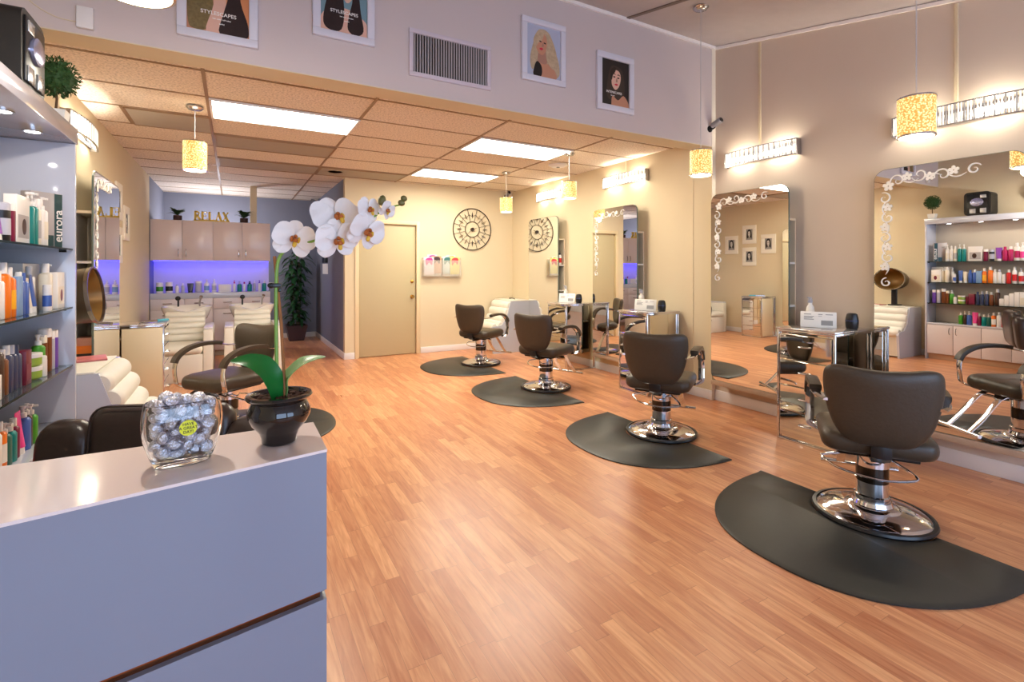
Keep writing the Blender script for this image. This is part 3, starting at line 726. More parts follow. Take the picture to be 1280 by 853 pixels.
def flower(loc, size, rot, lipm, op=1.):
    """faces local -y"""
    b = MB()
    def petal(ang, L, W, cup, off, r0=0.):
        out = [(0, .06 * L), (.30 * W, .16 * L), (.5 * W, .45 * L), (.49 * W, .72 * L), (.34 * W, .93 * L), (.12 * W, 1.0 * L), (-.12 * W, .99 * L), (-.34 * W, .92 * L), (-.49 * W, .7 * L), (-.5 * W, .45 * L), (-.30 * W, .16 * L)]
        out = [(p.x, p.y) for p in smoothpts([(x, y, 0) for x, y in out], 2, True)]
        ca, sa = math.cos(ang), math.sin(ang)
        def f(x, y, w):
            dy = off + w - cup * ((x / (W * .5)) ** 2 * .25 * W + (y / L) ** 2 * .3 * L) * op + .035 * L * math.sin(9 * x / W + 5 * y / L + ang)
            return (x * ca - y * sa, dy, x * sa + y * ca)
        b.pillow(out, .0022, f, S=(1, .96, .8, .5, .2))
    s_ = size
    for a in (0, R(128), R(-128)): petal(a, .50 * s_, .40 * s_, -.12 if op > .7 else .9, .004)
    for a in (R(72), R(-72)): petal(a, .53 * s_, .60 * s_, .22 if op > .7 else 1.1, -.001)
    f_ = b.build('flower', PET, t, loc, rot, smooth=60)
    c = MB(); q = min(1.5, size * 16)
    def bit(p, r, mi=0): c.ell([v * q for v in p], [v * q for v in r], 8, 6, jit=.1, mi=mi)
    bit((0, -.010, -.003), (.0045, .006, .0035)); bit((0, -.007, .004), (.003, .005, .003))
    for sx in (-1, 1): bit((sx * .0052, -.008, -.001), (.0026, .005, .005), 0 if sx < 0 else 1)
    bit((0, -.011, -.009), (.0036, .0035, .005), 1)
    c.build('lip', [LIP, LIPY], f_, smooth=60)
for loc, s_, rot, lm, op in (((.028, -.030, .466), .092, (R(-4), R(12), R(8)), LIP, 1), ((.114, -.078, .514), .118, (R(-26), R(-12), R(20)), LIP, 1), ((.112, -.088, .464), .098, (R(10), R(-8), R(12)), LIP, 1),
                             ((.172, -.110, .484), .092, (R(14), R(16), R(28)), LIPY, 1), ((.176, -.116, .533), .064, (R(-6), R(-10), R(30)), LIPY, .9), ((.214, -.128, .534), .046, (R(16), R(20), R(40)), LIP, .4)):
    flower(loc, s_, rot, lm, op)
for loc, r_ in (((.205, -.124, .556), (.009, .008, .0125)), ((.247, -.135, .552), (.0085, .007, .0075)), ((.252, -.138, .562), (.008, .006, .007))):
    MB().ell((0, 0, 0), r_, 10, 8).build('bud', BUDM, t, loc, (0, R(15), 0))

# black leather reception chair with padded side wings behind the counter
t = thing('reception_chair', 'black leather high backed chair behind the counter', 'chair', (-.285, 2.37, 0), R(-24))
def cush(name, w, h, d, x, y, z, par, r=.06, tilt=-6):
    M_ = Matrix.Translation((x, y, z)) @ Matrix.Rotation(R(tilt), 4, 'X')
    b = MB(); b.pillow(rrect(w, h, r, 5, (0, h / 2)), d, lambda u, v, q: M_ @ Vector((u, q, v)), pw=8); return b.build(name, BLEATHER, par)
bk = cush('backrest', .55, .47, .13, 0, .06, .38, t, .07)
for sx in (-1, 1): cush('side_wing', .20, .42, .12, sx * .355, .05, .38, t, .08)
b = MB(); b.tube([Matrix.Translation((0, .06, .38)) @ Matrix.Rotation(R(-6), 4, 'X') @ Vector((u, -.055, v)) for u, v in rrect(.50, .44, .06, 5, (0, .25))], .004, 6, closed=True); b.build('piping', BLEATHER, bk)
b = MB(); b.pillow(rrect(.54, .5, .08), .13, lambda x, y, w: (x, y - .20, .43 + w), pw=8); b.build('seat', BLEATHER, t)
for sx in (-1, 1):
    b = MB(); b.pillow(rrect(.42, .24, .06), .10, lambda x, y, w: (sx * .33 + w, x - .15, .50 + y), pw=8); b.build('armrest', BLEATHER, t)
b = MB(); b.tube([(0, -.2, .36), (0, -.2, .10)], .03, 12); b.build('gas_lift', BLACKM, t)
b = MB()
for k in range(5): a = 2 * PI * k / 5; b.tube([(0, -.2, .09), (.27 * math.cos(a), -.2 + .27 * math.sin(a), .055)], [.022, .015], 8)
b.build('star_base', BLACKM, t)
for k in range(5):
    a = 2 * PI * k / 5; MB().lathe([(0, -.012), (.026, -.012), (.028, 0), (.026, .012), (0, .012)], 14, (.27 * math.cos(a), -.2 + .27 * math.sin(a), .0285), mtx=Matrix.Rotation(R(90), 4, 'X')).build('caster', BLACK, t)

# ------------------------------------------------------------------ product shelves on the left wall
SX0, SXF, SY0, SY1 = XL + .004, -.77, 1.62, 3.60
Z1, Z2, Z3, ZB = 1.51, 1.19, .872, .567
t = thing('display_shelf', 'white wall unit of glass shelves with a spotlit cornice and low cupboards', 'shelving unit', ((SX0 + SXF) / 2, (SY0 + SY1) / 2, 0))
ox, oy = (SX0 + SXF) / 2, (SY0 + SY1) / 2; hx, hy = (SXF - SX0) / 2, (SY1 - SY0) / 2
MB().box((-hx, -hy + .022, ZB), (-hx + .018, hy - .022, 2.09)).build('back_panel', mat('pale_back_panel', (206, 194, 176), .35), t)
for sy in (-1, 1): MB().box((-hx, sy * hy - .011 - sy * .011, 0), (hx + .006, sy * hy + .011 - sy * .011, 2.09), bev=.002).build('side_panel', LAMIN, t)
cn = MB().box((-hx, -hy - .0, 2.09), (hx + .012, hy + .004, 2.175), bev=.003).build('cornice', LAMIN, t)
for k in range(5):
    y = hy - .26 - k * .37
    pk = MB().lathe([(.040, 2.088), (.040, 2.0905), (.030, 2.0905), (.030, 2.084), (.040, 2.084), (.040, 2.088)], 22, (.06, y, 0)).build('puck_light', CHROME2, cn)
    MB().lathe([(0, 2.0855), (.029, 2.0855), (.029, 2.0895), (0, 2.0895)], 20, (.06, y, 0)).build('lens', PUCK, pk)
for z in (Z1, Z2, Z3):
    g = MB().box((-hx + .02, -hy + .024, z - .009), (hx - .006, hy - .024, z)).build('glass_shelf', SHELFG, t, smooth=0)
    MB().box((hx - .0058, -hy + .024, z - .009), (hx - .004, hy - .024, z)).build('front_edge', EDGEG, g, smooth=0)
    for y in (hy - .03, -hy + .03): MB().box((hx - .06, y - .006, z - .02), (hx - .03, y + .006, z - .0095)).build('shelf_peg', BLACKM, g)
MB().box((-hx, -hy + .022, .09), (hx - .02, hy - .022, ZB - .028)).build('cupboard_body', CABW, t)
MB().box((-hx, -hy + .022, ZB - .028), (hx, hy - .022, ZB), bev=.003).build('base_top', LAMIN, t)
MB().box((-hx, -hy + .022, 0), (hx - .06, hy - .022, .09)).build('plinth', mat('tan_plinth', (196, 160, 128), .5), t)
nd = 6; dw = (2 * hy - .044) / nd
for k in range(nd):
    y1 = hy - .022 - k * dw; d_ = MB().box((hx - .02, y1 - dw + .003, .095), (hx - .001, y1 - .003, ZB - .032), bev=.003).build('door', CABW, t)
    yh = y1 - dw + .04 if k % 2 == 0 else y1 - .04
    MB().tube(smoothpts([(hx - .002, yh, .40), (hx + .022, yh, .415), (hx + .028, yh, .45), (hx + .022, yh, .485), (hx - .002, yh, .50)], 3), .005, 6).build('handle', CHROME2, d_)

CLR = dict(white=(236, 232, 226), cream=(232, 222, 200), teal=(10, 128, 124), dteal=(12, 62, 68), grey=(176, 170, 168), maroon=(122, 20, 60), magenta=(176, 30, 90), purple=(140, 70, 170), violet=(112, 74, 176), silver=(186, 186, 196), black=(34, 32, 34),
           blue=(66, 98, 172), lblue=(128, 164, 206), dblue=(58, 64, 92), orange=(238, 120, 30), yellow=(246, 178, 40), red=(206, 34, 34), brown=(120, 66, 32), dbrown=(66, 40, 28), green=(70, 150, 40), lime=(150, 178, 70), dred=(112, 26, 46), pink=(232, 70, 150), gteal=(34, 96, 84))
def cm(c): return mat('plastic_' + c, CLR[c], .3)
def product(name, kind, loc, r, h, body, cap, label, cat, group=None, rz=0., wrap=None):
    """one bottle, tube, jar or carton; the body is the thing, cap and label are its parts"""
    b = MB()
    if kind in ('bottle', 'pump', 'spray'):
        hb = h * (.80 if kind == 'bottle' else .74)
        b.lathe([(0, 0), (r * .93, 0), (r, r * .12), (r, hb - r * .5), (r * .8, hb - r * .15), (r * .42, hb), (0, hb)], 18)
        o = b.build(name, cm(body)); c = MB()
        if kind == 'bottle': c.lathe([(0, hb), (r * .55, hb), (r * .55, h - .003), (r * .5, h), (0, h)], 14)
        else:
            c.lathe([(0, hb), (r * .5, hb), (r * .5, hb + .02), (r * .2, hb + .024), (r * .2, h - .014), (r * .42, h - .012), (r * .42, h), (0, h)], 14); c.tube([(0, 0, h - .007), (r * 1.0, 0, h - .009)], .006, 6)
        c.build('cap' if kind == 'bottle' else 'pump', cm(cap), o)
        if wrap: MB().lathe([(r + .0006, hb * .2), (r + .0006, hb * .68)], 18).build('paper_label', cm(wrap), o)
    elif kind == 'can':
        b.lathe([(0, 0), (r * .94, 0), (r, .004), (r, h * .80), (0, h * .80)], 18); o = b.build(name, cm(body))
        MB().lathe([(0, h * .80), (r * .97, h * .80), (r * .97, h - .004), (r * .85, h), (0, h)], 18).build('cap', cm(cap), o)
        if wrap: MB().lathe([(r + .0006, h * .18), (r + .0006, h * .6)], 18).build('paper_label', cm(wrap), o)
    elif kind == 'tube':
        n = 18; vs = []; fs = []; zs = [h * .16, h * .3, h * .6, h * .9, h]
        for j, z in enumerate(zs):
            q = (z - zs[0]) / (h - zs[0]); 
            for i in range(n):
                a = 2 * PI * i / n; vs.append((r * math.cos(a) * (1 - q) * 1 + 0 * q + .002 * math.cos(a) * q, r * (1 + .3 * q) * math.sin(a), z))
        for j in range(len(zs) - 1):
            for i in range(n): fs.append((j * n + i, j * n + (i + 1) % n, (j + 1) * n + (i + 1) % n, (j + 1) * n + i))
        fs += [tuple(range(n)), tuple(range(4 * n, 5 * n))]; b.add(vs, fs); o = b.build(name, cm(body))
        MB().lathe([(0, 0), (r * .96, 0), (r * .9, h * .16), (0, h * .16)], 16).build('cap', cm(cap), o)
    elif kind == 'jar':
        b.lathe([(0, 0), (r * .8, 0), (r, h * .15), (r, h * .68), (0, h * .68)], 22); o = b.build(name, cm(body))
        MB().lathe([(0, h * .68), (r * 1.04, h * .68), (r * 1.04, h * .97), (r, h), (0, h)], 22).build('lid', cm(cap), o)
    else:                                               # carton r = (half depth, half width)
        b.box((-r[0], -r[1], 0), (r[0], r[1], h), bev=.0015); o = b.build(name, cm(body))
        if cap:
            MB().box((r[0], -r[1] * .82, h * .12), (r[0] + .0008, r[1] * .82, h * .6)).build('printed_panel', cm(cap), o)
        if wrap:
            c = MB(); c.ell((0, 0, 0), (.0012, r[1] * .34, h * .17), 14, 8, mtx=None); p = c.build('picture', cm(wrap), o); p.location = (r[0] + .0012, r[1] * .1, h * .36)
    o.location = loc; o.rotation_euler = (0, 0, rz)
    return tag(o, label, cat, group)
def yu(u): return 3.55 - (u - 440) * .001262
def row(where, z, items, group):
    names = [it[6] for it in items]
    for i, (u, kind, r, h, body, cap, desc, *ex) in enumerate(items):
        ex = ex[0] if ex else {}
        if kind == 'skip': continue
        if i == 0: pos = ', farthest end'
        elif i == len(items) - 1: pos = ', nearest end'
        else: pos = ' between %s and %s' % (names[i - 1], names[i + 1])
        lab = '%s on the %s%s' % (desc, where, pos)
        if len(lab.split()) > 16: lab = '%s on the %s, beside the %s' % (desc, where, names[i - 1])
        if kind != 'carton': r = r * .8
        cat = {'tube': 'tube', 'jar': 'jar', 'carton': 'box'}.get(kind, 'bottle')
        nm = {'tube': 'cream_tube', 'jar': 'jar', 'carton': 'carton', 'can': 'product_bottle', 'bottle': 'product_bottle', 'pump': 'pump_bottle', 'spray': 'pump_bottle'}[kind]
        product(nm, kind, (SXF - ex.get('back', .075), yu(u), z + .0008 + ex.get('dz', 0)), r, h, body, cap, ex.get('label', lab), cat, group, rz=ex.get('rz', random.uniform(-.15, .15) if kind != 'carton' else 0), wrap=ex.get('wrap'))
S1 = [(522, 'carton', (.03, .078), .285, 'grey', None, 'tall teal edged box', dict(label='tall grey box with a dark teal lettered edge, far end of the top glass shelf', back=.10, rz=R(-35))), (602, 'pump', .03, .25, 'white', 'white', 'tall white pump bottle', dict(wrap='cream')), (640, 'bottle', .027, .235, 'white', 'white', 'slim white bottle'), (677, 'bottle', .028, .23, 'cream', 'white', 'cream bottle', dict(wrap='grey')),
      (717, 'pump', .031, .255, 'teal', 'white', 'big teal bottle'), (757, 'pump', .032, .25, 'teal', 'white', 'second teal bottle'), (800, 'can', .022, .13, 'dteal', 'dteal', 'short dark teal jar', dict(back=.13)),
      (862, 'carton', (.022, .078), .215, 'white', 'grey', 'wide white carton', dict(wrap='dbrown')), (952, 'can', .034, .17, 'maroon', 'white', 'maroon can'), (1003, 'can', .038, .165, 'black', 'silver', 'black jar', dict(wrap='silver')), (1065, 'tube', .036, .19, 'purple', 'white', 'purple tube'),
      (1115, 'bottle', .036, .20, 'magenta', 'magenta', 'magenta bottle'), (1162, 'bottle', .036, .20, 'magenta', 'white', 'white capped magenta bottle'), (1212, 'bottle', .036, .25, 'white', 'white', 'tall white bottle', dict(wrap='magenta')), (1256, 'pump', .034, .25, 'white', 'white', 'white pump', dict(wrap='pink'))]
row('top glass shelf', Z1, S1, 'products on the top glass shelf')
S2 = [(500, 'carton', (.02, .06), .19, 'white', 'cream', 'white pouch', dict(wrap='dred', back=.05)), (520, 'carton', (.05, .12), .235, 'white', None, 'big white carton', dict(back=.19)), (560, 'pump', .03, .235, 'cream', 'white', 'cream pump'), (605, 'bottle', .034, .235, 'cream', 'white', 'large cream bottle', dict(back=.06)), (640, 'bottle', .03, .22, 'white', 'white', 'plain white bottle', dict(back=.11)),
      (680, 'can', .022, .13, 'white', 'white', 'small white can', dict(wrap='blue', back=.03)), (725, 'tube', .028, .18, 'blue', 'white', 'blue tube'), (770, 'tube', .027, .165, 'cream', 'white', 'cream tube'), (815, 'bottle', .031, .19, 'blue', 'blue', 'blue bottle'), (855, 'bottle', .031, .195, 'blue', 'white', 'white capped blue bottle'), (895, 'carton', (.024, .03), .175, 'lblue', None, 'pale blue carton'),
      (940, 'bottle', .031, .215, 'orange', 'white', 'orange bottle', dict(wrap='yellow')), (992, 'bottle', .036, .235, 'orange', 'white', 'large orange bottle'), (1030, 'bottle', .028, .20, 'white', 'white', 'white bottle'), (1066, 'bottle', .03, .20, 'white', 'silver', 'grey capped white bottle'), (1103, 'can', .024, .13, 'white', 'white', 'short white can'), (1145, 'bottle', .03, .195, 'red', 'white', 'red bottle'),
      (1192, 'bottle', .031, .235, 'white', 'white', 'tall red labelled bottle', dict(wrap='red')), (1245, 'pump', .033, .22, 'white', 'silver', 'white and red pump', dict(wrap='red'))]
row('middle glass shelf', Z2, S2, 'products on the middle glass shelf')
S3 = [(472, 'can', .032, .20, 'violet', 'white', 'violet bottle'), (517, 'can', .032, .20, 'silver', 'white', 'silver bottle'), (567, 'can', .036, .22, 'brown', 'white', 'brown bottle'), (604, 'can', .028, .19, 'brown', 'cream', 'shorter brown bottle'), (644, 'spray', .034, .20, 'green', 'white', 'green pump'), (682, 'can', .026, .10, 'white', 'white', 'short white jar', dict(back=.05)),
      (736, 'jar', .055, .062, 'lime', 'white', 'lower lime jar', dict(label='lower lime green tub of the stacked pair on the lowest glass shelf', rz=0)), (736, 'jar', .055, .062, 'lime', 'white', 'upper lime jar', dict(dz=.0625, label='upper lime green tub of the stacked pair on the lowest glass shelf', rz=0)), (790, 'can', .028, .115, 'dred', 'dred', 'dark red can'), (832, 'carton', (.03, .035), .155, 'dred', 'maroon', 'dark red carton'),
      (880, 'bottle', .029, .19, 'dblue', 'dblue', 'navy bottle'), (919, 'bottle', .029, .195, 'dblue', 'silver', 'grey capped navy bottle'), (960, 'bottle', .029, .20, 'dblue', 'white', 'white capped navy bottle'), (1000, 'bottle', .029, .19, 'brown', 'white', 'small brown bottle'), (1052, 'bottle', .036, .235, 'dbrown', 'white', 'tall dark brown bottle'),
      (1092, 'carton', (.03, .025), .10, 'white', None, 'small white box'), (1134, 'carton', (.035, .024), .15, 'white', None, 'white box'), (1174, 'carton', (.035, .024), .18, 'white', None, 'taller white box'), (1216, 'carton', (.035, .024), .20, 'white', None, 'tall white box'), (1260, 'carton', (.035, .026), .205, 'white', 'cream', 'tallest white box')]
row('lowest glass shelf', Z3, S3, 'products on the lowest glass shelf')
S4 = [(728, 'spray', .034, .185, 'green', 'white', 'green spray bottle'), (766, 'spray', .026, .20, 'dbrown', 'white', 'dark brown pump'), (806, 'spray', .036, .20, 'blue', 'white', 'blue pump'), (858, 'tube', .033, .19, 'pink', 'white', 'pink tube'), (897, 'bottle', .028, .175, 'maroon', 'white', 'maroon bottle'), (936, 'bottle', .034, .165, 'teal', 'white', 'teal bottle'), (978, 'spray', .032, .18, 'gteal', 'white', 'dark teal pump'),
      (1020, 'bottle', .032, .20, 'orange', 'white', 'orange bottle', dict(wrap='white')), (1066, 'bottle', .034, .21, 'white', 'white', 'white bottle'), (1102, 'bottle', .027, .155, 'red', 'white', 'red bottle'), (1136, 'bottle', .026, .15, 'red', 'silver', 'small red bottle')]
row('cupboard top', ZB, S4, 'products on the cupboard top')
for o in list(COL.objects):
    if o.get('label', '').startswith('tall grey box with a dark teal'):
        MB().box((.03, .038, .002), (.0312, .078, .283)).build('spine_panel', cm('dteal'), o); MB().box((.03, -.016, .002), (.0312, .034, .064)).build('lower_panel', cm('dteal'), o)
        text('lettering', 'eurora', .062, PAPER, o, (.0316, .058, .115), Matrix(((0, 0, 1), (0, -1, 0), (1, 0, 0))).to_euler(), .0003, bold=.0006)
# black machine and topiaries on the cornice
t = thing('music_player', 'black machine with silver dial standing on top of the shelves', 'machine', (-.90, 2.98, 2.1765))
ob = rrect(.30, .34, .05, 5, (0, .17))
MB().prism([(y, z) for y, z in ob], -.13, .12, f=lambda y, z, x: (x, y, z)).build('body', mat('black_speaker', (26, 24, 24), .45, noise=.3, nscale=150), t)
MB().box((.12, -.12, .03), (.128, .12, .31), bev=.003).build('front_panel', BLACK, t)
b = MB(); Mx = Matrix.Translation((.128, .0, .19)) @ Matrix.Rotation(R(90), 4, 'Y'); b.lathe([(0, 0), (.06, 0), (.06, .012), (.045, .018), (0, .018)], 28, mtx=Mx, sy=1.25); b.build('dial', mat('silver_blue_dial', (170, 176, 214), .2, .8), t)
for y, z, hh in ((-.07, .065, .07), (.05, .065, .07), (-.07, .27, .05)):
    MB().box((.128, y - .035, z - hh / 2), (.134, y + .035, z + hh / 2), bev=.003).build('display', mat('pale_display', (196, 200, 204), .2, .6), t)
def topiary(x, y, z, label, s_=1.):
    t = thing('topiary', label, 'topiary', (x, y, z), 0, 'topiary balls on the shelves')
    MB().prism([(-.05, -.05), (.05, -.05), (.05, .05), (-.05, .05)], 0, .075, f=lambda a, c, q: (a * (.8 + .2 * q / .075), c * (.8 + .2 * q / .075), q)).build('pot', PAPER, t)
    MB().tube([(0, 0, .07), (.005, 0, .14), (-.003, 0, .2)], .006, 6).build('stem', mat('twig', (96, 70, 46), .8), t)
    rg = random.Random(5); b = MB(); r = .10 * s_
    for i in range(900):
        d = Vector((rg.gauss(0, 1), rg.gauss(0, 1), rg.gauss(0, 1))).normalized(); p = d * r * rg.uniform(.72, 1.0) + Vector((0, 0, .255))
        u = d.cross(Vector((rg.gauss(0, 1), rg.gauss(0, 1), rg.gauss(0, 1)))).normalized(); w = .009; l = .026
        e = (d * .7 + u * .7).normalized(); s2 = e.cross(d).normalized()
        b.add([p, p + e * l * .5 + s2 * w * .5, p + e * l, p + e * l * .5 - s2 * w * .5], [(0, 1, 2, 3)])
    b.ell((0, 0, .255), (r * .8,) * 3, 14, 10)
    b.build('foliage', mat('topiary_green', (44, 78, 34), .7, noise=.5, nscale=60), t, smooth=0)
topiary(-.835, 3.53, 2.1765, 'green topiary ball at the far end of the shelf top, beside the black machine')
topiary(-.90, 2.35, 2.1765, 'green topiary ball at the nearer end of the shelf top')

# ------------------------------------------------------------------ white bubble chairs with dryer hoods
def bubble_chair(loc, rz, label, W=.66):
    """local: sits facing +x, its back at x=0"""
    t = thing('bubble_chair', label, 'chair', loc, rz, 'white bubble chairs')
    side = [(0, 0), (.72, 0), (.76, .36), (.74, .40), (.56, .42), (.47, .52), (.39, .775), (0, .775)]
    for sy in (-1, 1):
        y0, y1 = (W / 2 - .03, W / 2) if sy > 0 else (-W / 2, -W / 2 + .03)
        MB().prism(side, y0, y1, f=lambda x, z, q: (x, q, z)).build('side_panel', LAMIN, t, smooth=20)
    MB().prism([(.02, .02), (.66, .02), (.70, .34), (.50, .36), (.36, .74), (.02, .74)], -W / 2 + .03, W / 2 - .03, f=lambda x, z, q: (x, q, z)).build('body', PUFF, t, smooth=20)
    MB().box((0, -W / 2 + .002, .7755), (.37, W / 2 - .002, .787), bev=.003).build('back_ledge', PUFF, t)
    def puff(x, z, r, rx=1.):
        b = MB(); l = W / 2 - .012; prof = [(0, -l), (r * .8, -l + .004), (r * .97, -l + .02), (r, -l + .06), (r, l - .06), (r * .97, l - .02), (r * .8, l - .004), (0, l)]
        b.lathe(prof, 24, (x, 0, z), mtx=Matrix.Rotation(R(90), 4, 'X'), sx=rx); return b.build('cushion_roll', PUFF, t)
    for x, z, r in ((.385, .70, .075), (.435, .60, .075), (.485, .49, .075), (.57, .41, .07), (.69, .39, .065)): puff(x, z, r)
    return t
bubble_chair((XL + .02, 4.10, 0), 0, 'white bubble chair under the hood dryer on the left')
bubble_chair((XR - .02, 7.545, 0), PI, 'white bubble chair in the far right corner below the clock', .64).scale = (1, 1, 1.1)
t = thing('hood_dryer', 'brown hood dryer on a black arm behind the white bubble chair', 'hood dryer', (-.95, 4.09, .7875))
MB().box((-.10, -.07, 0), (.06, .07, .02), bev=.004).build('foot', BLACK, t)
b = MB(); b.tube([(0, 0, .02), (0, 0, .28)], (.04, .03), 8, up=(0, 1, 0)); b.build('arm', BLACK, t)
Mx = Matrix.Translation((-.05, 0, .42)) @ Matrix.Rotation(R(84), 4, 'Y')
b = MB(); b.lathe([(0, -.07), (.07, -.065), (.13, -.035), (.16, .03), (.172, .12), (.178, .22)], 40, mtx=Mx, sy=1.25); b.lathe([(.172, .22), (.160, .12), (.148, .035), (.12, -.02), (.06, -.05), (0, -.055)], 40, mtx=Mx, sy=1.25, mi=1)
b.f = [f for f in b.f if len(f) < 30]; b.mi = [0] * (5 * 40) + [1] * (5 * 40); b.build('hood', [mat('brown_hood', (66, 52, 34), .3, .3), mat('hood_lining_lit', (150, 112, 58), .35, .3)], t)  # inside of the brown hood, glow of the lit room put into its colour
b = MB(); b.lathe([(.172, .215), (.183, .215), (.183, .235), (.172, .235), (.172, .215)], 40, mtx=Mx, sy=1.25); b.build('hood_rim', mat('bronze_rim', (120, 110, 100), .2, .8), t)
o = MB().box((-.08, -.11, 0), (.08, .11, .012), bev=.002).build('magazine', mat('pink_cover', (196, 110, 110), .35, noise=.5, nscale=14)); o.location = (-.835, 4.30, .7880); o.rotation_euler = (0, 0, R(12))
MB().box((-.076, -.106, -.0005), (.081, .106, .011)).build('pages', PAPER, o); tag(o, 'pink magazine lying on the back of the left bubble chair', 'magazine')
t = MB().tube(smoothpts([(0, -.02, 0), (-.03, -.06, .02), (-.03, .10, .02), (0, .12, 0)], 4), .006, 6).build('hinge_bar', BLACKM); t.location = (XR - .20, 7.5, .866); tag(t, 'thin dark bar lying on the back of the far corner bubble chair', 'bar')

# ------------------------------------------------------------------ shampoo corner
def backwash(x, y, label):
    """local: client faces -y, bowl at +y"""
    t = thing('shampoo_chair', label, 'shampoo chair', (x, y, 0), 0, 'white shampoo chairs')
    w = .46
    b = MB(); b.box((-w / 2, .03, .0), (w / 2, .92, .34), bev=.02); b.build('base', mat('white_base', (222, 216, 204), .4), t)
    b = MB(); b.pillow(rrect(w, .56, .05), .13, lambda u, v, q: (u, v + .29, .395 + q), pw=8); b.build('seat', PUFF, t)
    for k in range(5):
        z = .50 + .068 * k; yy = .52 + .07 * k; b = MB(); l = w / 2
        b.lathe([(0, -l), (.04, -l + .004), (.046, -l + .02), (.046, l - .02), (.04, l - .004), (0, l)], 16, (0, yy, z), mtx=Matrix.Rotation(R(90), 4, 'Y')); b.build('cushion_roll', PUFF, t)
    MB().prism([(.56, .34), (.92, .34), (.92, .80), (.86, .82)], -w / 2 + .01, w / 2 - .01, f=lambda a, z, q: (q, a, z)).build('back_body', PUFF, t, smooth=0)
    for sx in (-1, 1):
        xa, xb = (w / 2 + .003, w / 2 + .11) if sx > 0 else (-w / 2 - .11, -w / 2 - .003)
        a = MB().box((xa, .06, .0), (xb, .72, .64), bev=.014).build('armrest', PUFF, t)
        MB().box((xa + .004, .065, .6405), (xb - .004, .70, .665), bev=.01).build('arm_pad', mat('arm_pad_vinyl', (214, 212, 220), .3), a)
    # bowl: shallow basin with a dipped front lip
    n = 36; vs = []; fs = []
    def rim(sc_, z, dip): return [(.30 * sc_ * math.copysign(abs(math.cos(2 * PI * i / n)) ** .7, math.cos(2 * PI * i / n)), 1.06 + .25 * sc_ * math.copysign(abs(math.sin(2 * PI * i / n)) ** .7, math.sin(2 * PI * i / n)), z - dip * max(0, -math.sin(2 * PI * i / n)) ** 3 * max(0, 1 - abs(math.cos(2 * PI * i / n)) * 1.6)) for i in range(n)]
    rings = [rim(.35, .64, 0), rim(.8, .70, 0), rim(.98, .84, .03), rim(1.0, .875, .06), rim(.93, .88, .065), rim(.85, .83, .03), rim(.6, .72, 0), rim(.2, .69, 0)]
    for r_ in rings: vs += r_
    for j in range(len(rings) - 1):
        for i in range(n): fs.append((j * n + i, j * n + (i + 1) % n, (j + 1) * n + (i + 1) % n, (j + 1) * n + i))
    fs += [tuple(reversed(range(n))), tuple(range((len(rings) - 1) * n, len(rings) * n))]
    b = MB(); b.add(vs, fs); b.build('bowl', mat('white_ceramic', (234, 230, 222), .12, coat=.5), t, smooth=60)
    MB().tube([(0, 1.06, .0), (0, 1.06, .65)], .09, 14).build('pedestal', PUFF, t)
    b = MB(); b.tube(smoothpts([(-.12, 1.24, .86), (-.12, 1.24, .94), (-.12, 1.19, .97)], 3), .012, 8); b.ell((-.12, 1.19, .98), (.034, .03, .034), 12, 8); b.build('tap', BLACK, t)
    b = MB(); b.tube(smoothpts([(.14, 1.24, .86), (.14, 1.22, .93), (.16, 1.16, 1.0)], 3), [.012, .012, .012, .013, .014, .018, .024], 8); b.build('spray_hose', CHROME2, t)
    return t
backwash(-.565, 7.22, 'white shampoo chair with basin, beside the cabinet with a pale side panel')
backwash(.235, 7.22, 'white shampoo chair with basin on the right, partly behind the left salon chair')
# wall cabinets, counter and splashback
CX0, CX1, CYF = XL + .003, .535, 9.24
t = thing('base_cabinet', 'white counter with drawers below the blue lit splashback', 'cabinet', ((CX0 + CX1) / 2, 9.5, 0))
mx_, hw = (CX0 + CX1) / 2, (CX1 - CX0) / 2
MB().box((-hw, -.24, .09), (hw, .16, .93)).build('body', CABW, t)
MB().box((-hw, -.255, .93), (hw, .16, 1.02), bev=.004).build('counter_top', LAMIN, t)
MB().box((-hw, -.2, 0), (hw, .16, .09)).build('plinth', GREYT, t)
for k, (x0, x1) in enumerate(((-hw, -hw + .44), (-hw + .44, 0), (0, .40), (.40, hw))):
    for nm, z0, z1 in (('drawer', .76, .925), ('door', .10, .755)):
        d_ = MB().box((x0 + .003, -.262, z0), (x1 - .003, -.242, z1), bev=.003).build(nm, CABW, t); xm = (x0 + x1) / 2
        zz = .86 if nm == 'drawer' else .68
        MB().tube(smoothpts([(xm - .055, -.262, zz), (xm - .045, -.282, zz), (xm + .045, -.282, zz), (xm + .055, -.262, zz)], 3), .006, 6).build('handle', CHROME2, d_)
MB().box((-hw, .142, 1.02), (hw, .16, 1.525)).build('splashback', mat('pale_splashback', (214, 204, 216), .3), t)
t = thing('wall_cabinet', 'white four door wall cabinet carrying the RELAX sign', 'cabinet', (mx_, 9.5, 1.525))
MB().box((-hw, -.24, 0), (hw, .16, .63)).build('body', CABW, t)
for k in range(4):
    x0 = -hw + k * hw / 2; x1 = x0 + hw / 2
    d_ = MB().box((x0 + .003, -.262, .002), (x1 - .003, -.242, .628), bev=.003).build('door', mat('wall_cabinet_door', (216, 202, 200), .22), t)
    xh = x1 - .05 if k % 2 == 0 else x0 + .05
    MB().tube(smoothpts([(xh, -.262, .06), (xh, -.284, .075), (xh, -.284, .165), (xh, -.262, .18)], 3), .006, 6).build('handle', CHROME2, d_)
MB().box((-hw + .02, -.08, -.010), (hw - .02, .135, -.0005)).build('light_strip', LED, t)
